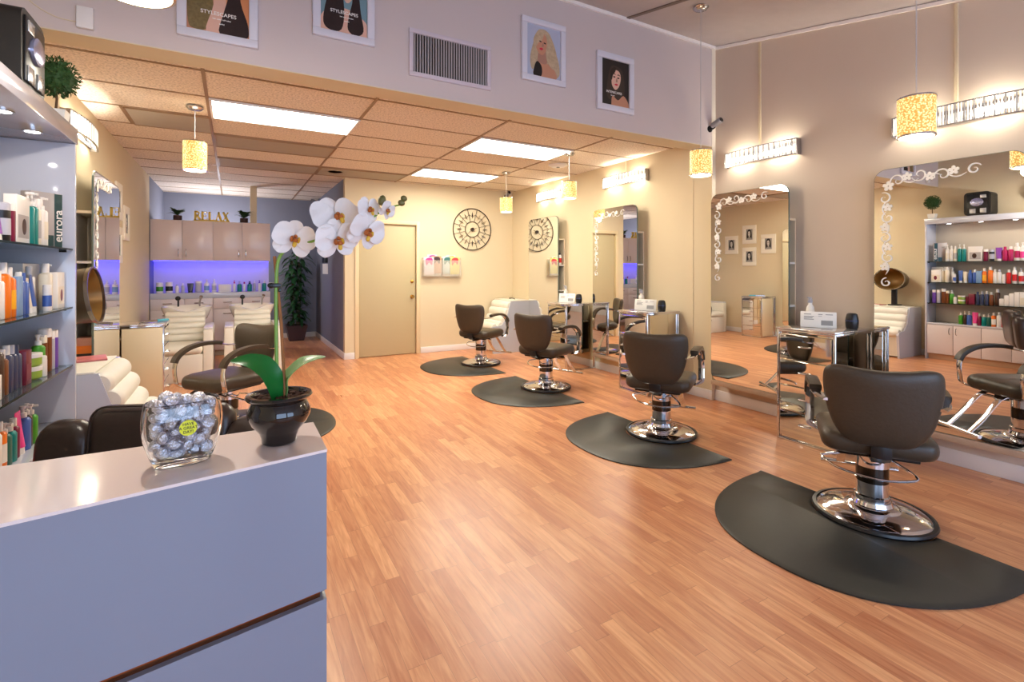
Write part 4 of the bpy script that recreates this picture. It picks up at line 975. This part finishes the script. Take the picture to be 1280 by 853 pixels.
# column behind the cabinets and the partition they hang on
b = MB(); b.box((XL, 9.665, 0), (CX1 - .01, 9.74, 2.15)); struct('wall_partition', b, CREAM)
b = MB(); b.box((.245, 9.50, 2.157), (.345, 9.60, ZC)); struct('column', b, CREAM, 'cream post from the wall cabinet to the ceiling')
t = thing('letter_sign', 'gold letters spelling RELAX on the wall cabinet', 'sign', (-.305, 9.34, 2.1565))
GOLD = mat('gold_paint', (224, 190, 76), .45, .1)
MB().box((-.245, -.02, 0), (.245, .02, .022), bev=.002).build('base_bar', GOLD, t)
# serif letters in relief, built stroke by stroke
def letter(ch, x, w):
    b = MB(); H = .135; z0 = .022; s_ = .032
    def bar(p, q, th): 
        d = Vector((q[0] - p[0], q[1] - p[1])); n_ = Vector((-d.y, d.x)).normalized() * th / 2
        b.prism([(p[0] + n_.x, p[1] + n_.y), (p[0] - n_.x, p[1] - n_.y), (q[0] - n_.x, q[1] - n_.y), (q[0] + n_.x, q[1] + n_.y)], -.012, .012, f=lambda u, v, k: (x + u * w, k, z0 + v * H))
    sx = s_ / w; sf = .09
    def ser(c, v): bar((c - .16, v), (c + .16, v), sf)
    if ch in 'REL': bar((.16, 0), (.16, 1), sx); ser(.16, .035); ser(.16, .965)
    if ch == 'R':
        arc = [(.16 + .62 * math.sin(PI * k / 8), .98 - .25 * (1 - math.cos(PI * k / 8))) for k in range(9)]
        for p, q in zip(arc, arc[1:]): bar(p, q, .19)
        bar((.45, .48), (.9, .0), sx * .9); ser(.88, .035)
    if ch == 'E': bar((.16, .96), (.85, .96), .08); bar((.16, .5), (.7, .5), .08); bar((.16, .04), (.9, .04), .08); bar((.85, 1), (.85, .76), .1); bar((.9, 0), (.9, .26), .1); bar((.7, .38), (.7, .62), .08)
    if ch == 'L': bar((.16, .04), (.88, .04), .08); bar((.88, 0), (.88, .28), .1)
    if ch == 'A': bar((.1, 0), (.5, 1), .16); bar((.46, 1), (.86, 0), sx * .95); bar((.25, .33), (.72, .33), .07); ser(.1, .035); ser(.88, .035)
    if ch == 'X': bar((.12, 1), (.88, 0), sx * .95); bar((.14, 0), (.84, 1), .16); ser(.13, .965); ser(.84, .965); ser(.14, .035); ser(.88, .035)
    b.build('letter', GOLD, t, smooth=0)
for k, ch in enumerate('RELAX'): letter(ch, -.24 + k * .097, .088)
def potted_fern(x, y, z, label, seed):
    t = thing('potted_fern', label, 'plant', (x, y, z), 0, 'ferns on the wall cabinet'); rg = random.Random(seed)
    MB().lathe([(0, 0), (.045, 0), (.058, .02), (.06, .08), (.055, .085), (0, .085)], 18).build('pot', mat('dark_wood_pot', (62, 34, 30), .5), t)
    b = MB()
    for k in range(26):
        a = k * 2.4; L_ = rg.uniform(.10, .17); up = rg.uniform(.03, .10); u = Vector((math.cos(a), math.sin(a), 0)); s_ = Vector((-u.y, u.x, 0))
        P = [u * (L_ * q) + Vector((0, 0, .085 + up * math.sin(PI * .62 * q) * 1.2)) for q in (0, .25, .5, .75, 1)]; W_ = [.006, .02, .024, .018, .002]
        vs = []; 
        for p, w_ in zip(P, W_): vs += [p - s_ * w_, p + s_ * w_]
        b.add(vs, [(2 * i, 2 * i + 1, 2 * i + 3, 2 * i + 2) for i in range(4)])
    b.build('foliage', mat('fern_green', (38, 66, 34), .6, noise=.4, nscale=40), t, smooth=60)
potted_fern(-.77, 9.40, 2.1565, 'dark fern in a pot left of the RELAX sign', 1); potted_fern(.15, 9.40, 2.1565, 'dark fern in a pot right of the RELAX sign, before the post', 2)
# bottles on the shampoo counter
def xu(u): return -1.11 + (u - 53) * .001457
CB = [(130, 'can', .046, .135, 'white', 'white', 'green labelled jar', 'green'), (212, 'can', .048, .14, 'white', 'white', 'black labelled jar', 'black'), (285, 'bottle', .028, .11, 'white', 'silver', 'squat clear bottle', None), (335, 'bottle', .028, .12, 'silver', 'white', 'silver bottle', None), (405, 'tube', .034, .12, 'dblue', 'black', 'dark blue tube', None), (478, 'can', .05, .15, 'silver', 'white', 'large silver jar', None), (556, 'pump', .036, .17, 'white', 'white', 'white pump bottle', 'lblue'),
      (625, 'pump', .034, .17, 'white', 'white', 'tall white pump', 'silver'), (730, 'carton', (.06, .09), .10, 'white', None, 'white carton', None), (822, 'pump', .024, .15, 'white', 'red', 'red topped bottle', None), (873, 'pump', .036, .14, 'teal', 'silver', 'teal bottle', None), (922, 'bottle', .022, .13, 'white', 'magenta', 'magenta capped bottle', None), (975, 'pump', .036, .14, 'teal', 'black', 'black capped teal bottle', None), (1023, 'pump', .024, .15, 'silver', 'white', 'slim silver pump', None), (1075, 'pump', .024, .15, 'white', 'violet', 'violet topped bottle', None), (1125, 'pump', .034, .15, 'teal', 'white', 'white topped teal bottle', None)]
for i, (u, kind, r, h, bc, cc, desc, wr) in enumerate(CB):
    pos = ', leftmost' if i == 0 else ', rightmost' if i == len(CB) - 1 else ' between %s and %s' % (CB[i - 1][6], CB[i + 1][6])
    if len(('%s on the blue lit counter%s' % (desc, pos)).split()) > 16: pos = ', beside the %s' % CB[i - 1][6]
    product({'carton': 'carton', 'tube': 'cream_tube', 'can': 'jar'}.get(kind, 'pump_bottle' if kind == 'pump' else 'product_bottle'), kind, (xu(u), 9.40 if kind == 'carton' else 9.36 + .03 * (i % 2), 1.0208), r, h * 1.22, bc, cc, '%s on the blue lit counter%s' % (desc, pos), 'box' if kind == 'carton' else 'tube' if kind == 'tube' else 'bottle', 'bottles on the shampoo counter', rz=R(-90), wrap=wr)
# floor plant
t = thing('potted_dracaena', 'tall leafy green plant in a dark square pot at the end of the alcove', 'plant', (1.07, 10.55, 0))
MB().prism([(-.5, -.5), (.5, -.5), (.5, .5), (-.5, .5)], 0, .30, f=lambda a, c, q: (a * (.26 + .12 * q / .3), c * (.26 + .12 * q / .3), q)).build('pot', mat('dark_pot', (70, 52, 58), .4), t, smooth=0)
MB().box((-.165, -.165, .296), (.165, .165, .302)).build('soil', mat('soil', (44, 32, 26), .9), t)
rg = random.Random(9); b = MB(); c = MB()
for k in range(5):
    a0 = k * 1.3; px_, py_ = .06 * math.cos(a0), .06 * math.sin(a0); top = rg.uniform(1.45, 1.8)
    c.tube([(px_, py_, .30), (px_ * 1.6, py_ * 1.6, top)], [.012, .007], 6)
    for j in range(64):
        z = .36 + (top - .31) * j / 63; a = j * 2.4 + k; u = Vector((math.cos(a), math.sin(a), 0)); s_ = Vector((-u.y, u.x, 0)); L_ = rg.uniform(.20, .31); w0 = .030
        o0 = Vector((px_ * (1 + (.6 * j / 63)), py_ * (1 + (.6 * j / 63)), z)); dr_ = rg.uniform(.05, .2)
        P = [o0 + u * (L_ * q) + Vector((0, 0, .09 * q - dr_ * q * q * 1.3)) for q in (0, .3, .6, .85, 1)]; W_ = [.006, w0, w0, w0 * .6, .001]; vs = []
        for p, w_ in zip(P, W_): vs += [p - s_ * w_, p + s_ * w_]
        b.add(vs, [(2 * i, 2 * i + 1, 2 * i + 3, 2 * i + 2) for i in range(4)])
b.build('foliage', mat('dracaena_green', (34, 78, 42), .45, noise=.5, nscale=20), t, smooth=60); c.build('stem', mat('cane', (90, 84, 56), .7), t)
t = thing('wall_note', 'white sheet under a dark box on the slate blue alcove wall', 'notice', (1.489, 9.75, 1.30))
MB().box((-.004, -.3, 0), (0, .3, .19)).build('sheet', PAPER, t); MB().box((-.03, -.26, .21), (0, -.02, .34), bev=.004).build('box', BLACK, t); MB().box((-.03, .06, .21), (0, .26, .34), bev=.004).build('box', mat('dark_blue_box', (40, 46, 66), .4), t)

# ------------------------------------------------------------------ things on the walls
def security_camera(loc, rz, label, pitch=-20):
    t = thing('security_camera', label, 'camera', loc, rz, 'security cameras')
    MB().lathe([(0, 0), (.035, 0), (.035, .008), (.012, .012), (0, .012)], 16, mtx=Matrix.Rotation(R(90), 4, 'X')).build('base', BLACK, t)
    MB().tube(smoothpts([(0, -.01, 0), (0, -.05, -.005), (0, -.08, .02)], 4), .008, 8).build('arm', BLACK, t)
    Mx = Matrix.Translation((0, -.08, .04)) @ Matrix.Rotation(R(90 + pitch), 4, 'X')
    MB().lathe([(0, -.05), (.028, -.05), (.032, -.04), (.032, .055), (.034, .06), (.030, .066), (0, .066)], 18, mtx=Mx).build('body', mat('camera_silver', (150, 150, 156), .3, .5), t)
    MB().lathe([(0, .067), (.026, .067), (.024, .072), (0, .072)], 16, mtx=Mx).build('lens', BLACK, t)
security_camera((4.40, YH - .001, 2.88), 0, 'silver security camera on the high wall beside the pendant cord')
security_camera((4.30, YB - .001, 2.70), 0, 'small dark security camera in the far corner under the tiled ceiling')
security_camera((1.489, 10.55, 2.70), R(-90), 'small dark security camera high on the slate blue alcove wall')
t = thing('wall_grille', 'white return air grille with vertical slats on the high wall', 'grille', (1.46, YH - .001, 3.0))
hw_, hh_ = .335, .175; b = MB(); f = .032
for a, c in (((-hw_, -hh_), (hw_, -hh_ + f)), ((-hw_, hh_ - f), (hw_, hh_)), ((-hw_, -hh_ + f), (-hw_ + f, hh_ - f)), ((hw_ - f, -hh_ + f), (hw_, hh_ - f))): b.box((a[0], -.018, a[1]), (c[0], 0, c[1]), bev=.003)
b.build('frame', mat('grille_paint', (206, 196, 206), .45), t)
b = MB(); ns = 29
for i in range(ns):
    x = -hw_ + f + (2 * hw_ - 2 * f) * (i + .5) / ns; b.box((-.001, -.007, -hh_ + f), (.001, .005, hh_ - f), mtx=Matrix.Translation((x, -.009, 0)) @ Matrix.Rotation(R(24), 4, 'Z'))
b.build('slats', mat('grille_slat', (200, 196, 204), .4), t); MB().box((-hw_ + f, -.003, -hh_ + f), (hw_ - f, -.001, hh_ - f)).build('duct', BLACK, t)
o = MB().box((-.037, -.03, -.06), (.037, 0, .06), bev=.006).build('sensor_box', WHITE); o.location = (-.715, YH - .001, 2.785); tag(o, 'small white sensor box on the high wall, left of the posters', 'sensor')
o = MB().tube(smoothpts([(-.752, YH - .004, 2.76), (-.85, YH - .004, 2.77), (-.95, YH - .004, 2.83), (-1.06, YH - .004, 2.96)], 5), .003, 6).build('cable', CREAM); tag(o, 'thin cable running left from the white sensor box', 'cable')

SKIN = mat('print_skin', (222, 178, 158), .5); SKIN2 = mat('print_skin_tan', (196, 140, 112), .5); SKIND = mat('print_skin_dusk', (170, 126, 108), .5)
HAIRD = mat('print_dark_hair', (40, 24, 22), .5, noise=.5, nscale=30); HAIRB = mat('print_blond_hair', (186, 164, 134), .5, noise=.4, nscale=34); LIPS = mat('print_lips', (206, 40, 70), .5); INK = mat('print_black', (24, 20, 20), .5); PWHITE = mat('print_white_ink', (240, 238, 234), .5)
def ellp(cx, cy, rx, ry, n=20, a=0): return [(cx + rx * math.cos(2 * PI * i / n) * math.cos(a) - ry * math.sin(2 * PI * i / n) * math.sin(a), cy + rx * math.cos(2 * PI * i / n) * math.sin(a) + ry * math.sin(2 * PI * i / n) * math.cos(a)) for i in range(n)]
def blob(pts, k=4): return [(p.x, p.y) for p in smoothpts([(x, y, 0) for x, y in pts], k, True)]
def picture(name, label, cat, loc, rz, w, h, bord, shapes, bg, fm=FABW, group=None, words=(), dep=.03):
    """framed print; shapes are (material, outline in units of the print, origin lower left)"""
    t = thing(name, label, cat, loc, rz, group); b = MB(); hw, hh = w / 2, h / 2
    for a, c in (((-hw, -hh), (hw, -hh + bord)), ((-hw, hh - bord), (hw, hh)), ((-hw, -hh + bord), (-hw + bord, hh - bord)), ((hw - bord, -hh + bord), (hw, hh - bord))): b.box((a[0], -dep, a[1]), (c[0], 0, c[1]), bev=.004)
    b.build('frame', fm, t)
    pw, ph = w - 2 * bord, h - 2 * bord; ms = [bg]; b = MB(); b.box((-pw / 2, -.012, -ph / 2), (pw / 2, 0, ph / 2))
    for i, (m, pts) in enumerate(shapes):
        if m not in ms: ms.append(m)
        pts = [(max(.003, min(.997, x)), max(.003, min(.997, y))) for x, y in pts]
        b.prism(pts, .0122 + .0004 * i, .0119, mi=ms.index(m), f=lambda x, y, q: (-pw / 2 + x * pw, -q, -ph / 2 + y * ph))
    p = b.build('print', ms, t, smooth=0)
    for s_, sz, x, y in words: text('lettering', s_, sz, PWHITE, p, (-pw / 2 + x * pw, -.0122 - .0004 * len(shapes) - .0006, -ph / 2 + y * ph), (R(90), 0, 0), .0002, bold=.0004)
    return t
PG = 'hair posters on the high wall'
yP = YH - .001
picture('framed_poster', 'framed poster of long wavy dark hair beside the white sensor box', 'poster', (-.08, yP, 3.07), 0, .43, .55, .05,
        [(mat('print_orange', (214, 140, 92), .5), [(.62, .3), (1, .2), (1, 1), (.62, 1)]), (mat('print_gold_hair', (120, 104, 66), .5, noise=.5, nscale=60), blob([(.02, .1), (.1, .02), (.3, .04), (.42, .3), (.36, .7), (.4, 1), (.05, 1), (.0, .5)])), (SKIN, blob([(.3, .0), (.68, .0), (.62, .4), (.6, .8), (.4, .8), (.42, .4)])), (HAIRD, blob([(.52, .0), (.95, .0), (.98, .2), (.86, .5), (.8, .99), (.56, .99), (.66, .6), (.58, .3)]))],
        SKIN2, words=(('STYLESCAPES', .032, .5, .27), ('hair color collection', .012, .55, .2), ('spring', .012, .55, .14)), group=PG)
picture('framed_poster', 'framed poster of a red lipped woman with long dark hair on teal', 'poster', (.665, yP, 3.235), 0, .41, .53, .05,
        [(SKIN, blob([(.0, 0), (1, 0), (1, .22), (.8, .34), (.6, .4), (.4, .4), (.15, .34), (.0, .2)])), (HAIRD, blob([(.06, .12), (.2, .02), (.44, .06), (.5, .4), (.42, .9), (.5, .99), (.3, .99), (.2, .7), (.1, .4)])), (HAIRD, blob([(.58, .08), (.75, .0), (.92, .1), (.86, .4), (.8, .8), (.72, .99), (.6, .99), (.68, .6), (.6, .3)])), (SKIN, blob([(.46, .62), (.56, .5), (.68, .6), (.72, .8), (.64, .96), (.48, .95), (.42, .8)])), (LIPS, blob([(.5, .62), (.57, .58), (.65, .63), (.57, .66)])), (SKIND, blob([(.55, .70), (.58, .68), (.6, .7), (.58, .76)])), (INK, ellp(.5, .83, .035, .014)), (INK, ellp(.645, .84, .035, .014))],
        mat('print_teal', (116, 150, 160), .5), words=(('STYLESCAPES', .031, .5, .33), ('hair color collection', .011, .55, .26), ('autumn', .011, .55, .2)), group=PG)
picture('framed_poster', 'framed poster of a woman with long blond waves on pale blue', 'poster', (2.30, yP, 3.24), 0, .44, .53, .05,
        [(HAIRB, blob([(.16, .12), (.1, .3), (.14, .5), (.24, .74), (.36, .92), (.54, .95), (.7, .86), (.8, .62), (.94, .4), (.98, .12), (.8, .02), (.6, .16), (.3, .2)])), (SKIN2, blob([(.22, .02), (.86, .0), (.8, .22), (.56, .3), (.42, .36), (.3, .28)])), (SKIND, blob([(.34, .3), (.58, .28), (.6, .46), (.56, .56), (.36, .5)])), (SKIN2, blob([(.27, .6), (.34, .48), (.46, .44), (.56, .54), (.6, .72), (.54, .84), (.38, .86), (.28, .76)])), (HAIRB, blob([(.36, .93), (.5, .9), (.46, .74), (.34, .66), (.26, .58), (.2, .72)])), (HAIRB, blob([(.56, .92), (.6, .7), (.56, .5), (.62, .3), (.82, .2), (.9, .45), (.74, .8)])), (INK, blob([(.2, .02), (.42, .02), (.44, .2), (.32, .3), (.24, .22)])), (LIPS, blob([(.37, .555), (.43, .53), (.48, .56), (.43, .58)])), (INK, ellp(.40, .70, .035, .012, a=-.2)), (INK, ellp(.53, .68, .035, .012, a=-.2)), (SKIND, blob([(.44, .62), (.47, .60), (.5, .63), (.47, .68)]))],
        mat('print_pale_blue', (176, 184, 206), .5), group=PG)
picture('framed_poster', 'framed poster of a dark haired woman\'s face on black', 'poster', (3.09, yP, 3.12), 0, .44, .53, .055,
        [(mat('print_dark_brown', (60, 48, 40), .5, noise=.3, nscale=20), blob([(.2, .2), (.24, .6), (.36, .86), (.56, .88), (.76, .8), (.84, .5), (.8, .2), (.5, .1)])), (SKIN2, blob([(.36, .03), (.4, .22), (.6, .14), (.8, .26), (.98, .12), (.98, .0), (.4, .0)])), (SKIN, blob([(.37, .62), (.38, .46), (.5, .36), (.63, .44), (.70, .62), (.66, .76), (.52, .80), (.40, .74)])), (mat('print_hair_edge', (44, 34, 28), .5), blob([(.36, .8), (.52, .86), (.5, .76), (.42, .68), (.37, .56), (.33, .66)])), (LIPS, blob([(.47, .475), (.54, .455), (.6, .48), (.54, .5)])), (INK, ellp(.46, .64, .04, .016)), (INK, ellp(.61, .63, .04, .016)), (SKIND, blob([(.52, .55), (.55, .53), (.58, .55), (.55, .62)])), (INK, blob([(.4, .69), (.46, .715), (.52, .69), (.46, .70)])), (INK, blob([(.56, .69), (.62, .71), (.67, .68), (.62, .69)]))],
        mat('print_near_black', (40, 34, 30), .5), words=(('INTENSCAPES', .030, .45, .29), ('hair color', .012, .4, .22)), group=PG)
# four small portraits on the left wall
GY1 = mat('print_grey', (150, 148, 146), .5); GY2 = mat('print_light_grey', (206, 204, 200), .5); GY3 = mat('print_black_hair', (26, 26, 28), .5)
for (y, z, lab) in ((7.30, 1.93, 'small framed black and white portrait nearest the shampoo chairs, right of the left mirror'), (6.86, 2.14, 'small framed black and white portrait, upper one of the middle pair in the mirror'), (6.86, 1.66, 'small framed black and white portrait, lower one of the middle pair in the mirror'), (6.42, 1.92, 'small framed black and white portrait nearest the left styling mirror')):
    k = int(y * 10 + z * 10) % 3
    picture('framed_portrait', lab, 'picture', (XL + .001, y, z), R(90), .33, .40, .085, [(GY3, blob([(.2, .1), (.16, .6), (.34, .94), (.66, .94), (.86, .6), (.8, .1)])), (GY2, blob([(.34, .6), (.4, .34), (.56, .3), (.68, .5), (.66, .74), (.44, .8)])), (GY1, blob([(.2, .02), (.42, .3), (.6, .24), (.86, .02)])), (GY3, ellp(.46, .62, .05, .02)), (GY3, ellp(.61, .60, .05, .02)), (GY3, ellp(.54, .42, .06, .018))], GY1, fm=mat('portrait_frame', (236, 230, 216), .5), group='four portraits on the left wall', dep=.02)

# wrought iron clock
t = thing('wall_clock', 'large round openwork iron clock on the back wall', 'clock', (3.63, YB - .001, 2.085))
IRON = mat('dark_iron', (58, 46, 40), .45, .6); GEM = mat('mirror_chip', (150, 140, 128), .1, .9)
ring = lambda r, n=64: [(r * math.cos(2 * PI * i / n), -.02, r * math.sin(2 * PI * i / n)) for i in range(n)]
b = MB(); b.tube(ring(.36), .008, 8, closed=True); b.build('rim', IRON, t)
b = MB(); b.tube(ring(.135, 40), .006, 8, closed=True); b.build('inner_ring', IRON, t)
b = MB()
for k in range(12):
    a = 2 * PI * k / 12 + PI / 12; b.tube([(.135 * math.cos(a), -.02, .135 * math.sin(a)), (.36 * math.cos(a), -.02, .36 * math.sin(a))], .004, 6)
    sc_ = [(math.cos(a + PI / 6 * q) * (.262 - .035 * math.sin(PI * q)), -.02, math.sin(a + PI / 6 * q) * (.262 - .035 * math.sin(PI * q))) for q in [i / 8 for i in range(9)]]; b.tube(sc_, .0035, 6)
b.build('scrollwork', IRON, t)
for k in range(12):
    a = 2 * PI * k / 12; Mx = Matrix.Translation((.245 * math.cos(a), -.02, .245 * math.sin(a))) @ Matrix.Rotation(-a, 4, 'Y'); b = MB()
    b.prism([(-.055, 0), (0, .011), (.055, 0), (0, -.011)], -.004, .004, f=lambda x, z, q: Mx @ Vector((x, q, z))); b.build('hour_mark', GEM if k % 3 else IRON, t, smooth=0)
b = MB(); b.tube([(-.03, -.03, -.01), (.09, -.03, .03)], [.006, .003], 6); b.build('hour_hand', BLACKM, t); b = MB(); b.tube([(.02, -.034, .03), (-.10, -.034, -.09)], [.005, .002], 6); b.build('minute_hand', BLACKM, t)
MB().lathe([(0, .0), (.03, 0), (.03, .038), (0, .038)], 20, mtx=Matrix.Rotation(R(90), 4, 'X')).build('hub', IRON, t)
# magazine rack: two clear pockets with magazines
t = thing('magazine_rack', 'clear two pocket wall rack right of the tan door', 'rack', (3.055, YB - .001, 1.27))
ACR = mat('clear_acrylic', (226, 220, 208), .2, alpha=.26)
for sx in (-1, 1):
    x0, x1 = (-.335, -.006) if sx < 0 else (.006, .335)
    b = MB(); b.box((x0, -.085, 0), (x1, -.08, .27)); b.box((x0, -.08, 0), (x1, 0, .006)); b.box((x0, -.08, .006), (x0 + .004, 0, .31)); b.box((x1 - .004, -.08, .006), (x1, 0, .31)); b.build('pocket', ACR, t, smooth=0)
MB().box((-.335, -.003, .0), (.335, 0, .32)).build('back_panel', mat('rack_back', (214, 206, 190), .4), t)
rg = random.Random(4)
for k, (x, y, dz, col, c2, lab) in enumerate(((-.24, -.07, .0, (214, 206, 214), (214, 60, 140), 'magazine with a magenta cover in the left pocket of the wall rack'), (-.10, -.05, .02, (196, 150, 120), (60, 40, 40), 'magazine with a tan cover in the left pocket of the wall rack'), (-.17, -.03, .045, (206, 190, 214), (150, 60, 150), 'magazine with a lilac cover at the back of the left pocket'), (.10, -.05, .015, (190, 206, 206), (60, 110, 110), 'magazine with a pale teal cover in the right pocket of the wall rack'), (.23, -.07, .005, (222, 212, 120), (200, 60, 70), 'magazine with a yellow cover in the right pocket of the wall rack'), (.17, -.03, .04, (206, 222, 206), (240, 170, 60), 'magazine with a pale green cover at the back of the right pocket'))):
    o = MB().box((-.085, -.004, 0), (.085, .004, .29), bev=.001).build('magazine', mat('cover_%d' % k, col, .35)); o.location = (3.055 + x * .98, YB + y - .001, 1.30 + dz)
    MB().prism(blob([(-.05, .15), (.0, .2), (.05, .16), (.06, .26), (0, .28), (-.06, .25)]), -.0045, -.004, f=lambda u, v, q: (u, q, v)).build('cover_picture', mat('cover_picture_%d' % k, c2, .4), o); tag(o, lab, 'magazine', 'magazines in the wall rack')

# ------------------------------------------------------------------ light, sky and camera
def area(name, loc, rot, sx, sy, power, col, portal=False):
    l = bpy.data.lights.new(name, 'AREA'); l.shape = 'RECTANGLE'; l.size = sx; l.size_y = sy; l.energy = power; l.color = col
    o = bpy.data.objects.new(name, l); COL.objects.link(o); o.location = loc; o.rotation_euler = rot
    if portal: l.cycles.is_portal = True
    return o
def point(name, loc, power, col, r=.03):
    l = bpy.data.lights.new(name, 'POINT'); l.energy = power; l.color = col; l.shadow_soft_size = r
    o = bpy.data.objects.new(name, l); COL.objects.link(o); o.location = loc; return o
for i, x in enumerate((.35, 3.05)): area('window_portal', (x, YS - .06, 1.365), (R(90), 0, PI), 2.5, 2.03, 1, (1, 1, 1), True)
for x, y in ((GX[0] + .61, GY[1] + .3), (GX[2] + .61, GY[1] + .3), (GX[2] + .61, GY[4] + .3)): area('panel_light', (x, y, ZC - .03), (0, 0, 0), 1.1, .5, 15, (1, .93, .76))
point('alcove_fill_light', (-.3, 10.3, 2.0), 24, (.95, .92, 1.0), .1)  # added fill, unseen behind the partition, to brighten the alcove
for x, y, z in ((-.29, 5.05, 2.24),  (3.44, 6.30, 2.215), (3.53, 4.88, 2.245), (3.45, 2.88, 2.185), (3.45, 1.36, 2.16)): point('pendant_light', (x, y, z - .03), 6.0, (1, .84, .6))
w = bpy.data.worlds.new('sky'); sc.world = w; w.use_nodes = True
bg = w.node_tree.nodes['Background']; bg.inputs[0].default_value = (.52, .70, 1.0, 1); bg.inputs[1].default_value = 3.3

point('pendant_light', (-.29, 2.05, 2.28), 24., (1, .9, .8))
cam = bpy.data.cameras.new('camera'); co = bpy.data.objects.new('camera', cam); COL.objects.link(co)
cam.sensor_width = 36; cam.lens = 620 / 1280 * 36; cam.shift_y = -(426.5 - 336) / 1280; cam.clip_start = .05
co.location = (0, 0, 1.40); co.rotation_euler = (R(90), 0, -math.atan(348 / 620))
sc.camera = co
vs_ = sc.view_settings; vs_.view_transform = 'Standard'; vs_.look = 'None'; vs_.exposure = .88; vs_.gamma = 1.; vs_.use_curve_mapping = False
cy = sc.cycles; cy.max_bounces = 14; cy.diffuse_bounces = 6; cy.glossy_bounces = 8; cy.transmission_bounces = 12; cy.transparent_max_bounces = 12; cy.caustics_reflective = False; cy.caustics_refractive = False; cy.sample_clamp_indirect = 5.; cy.use_denoising = True
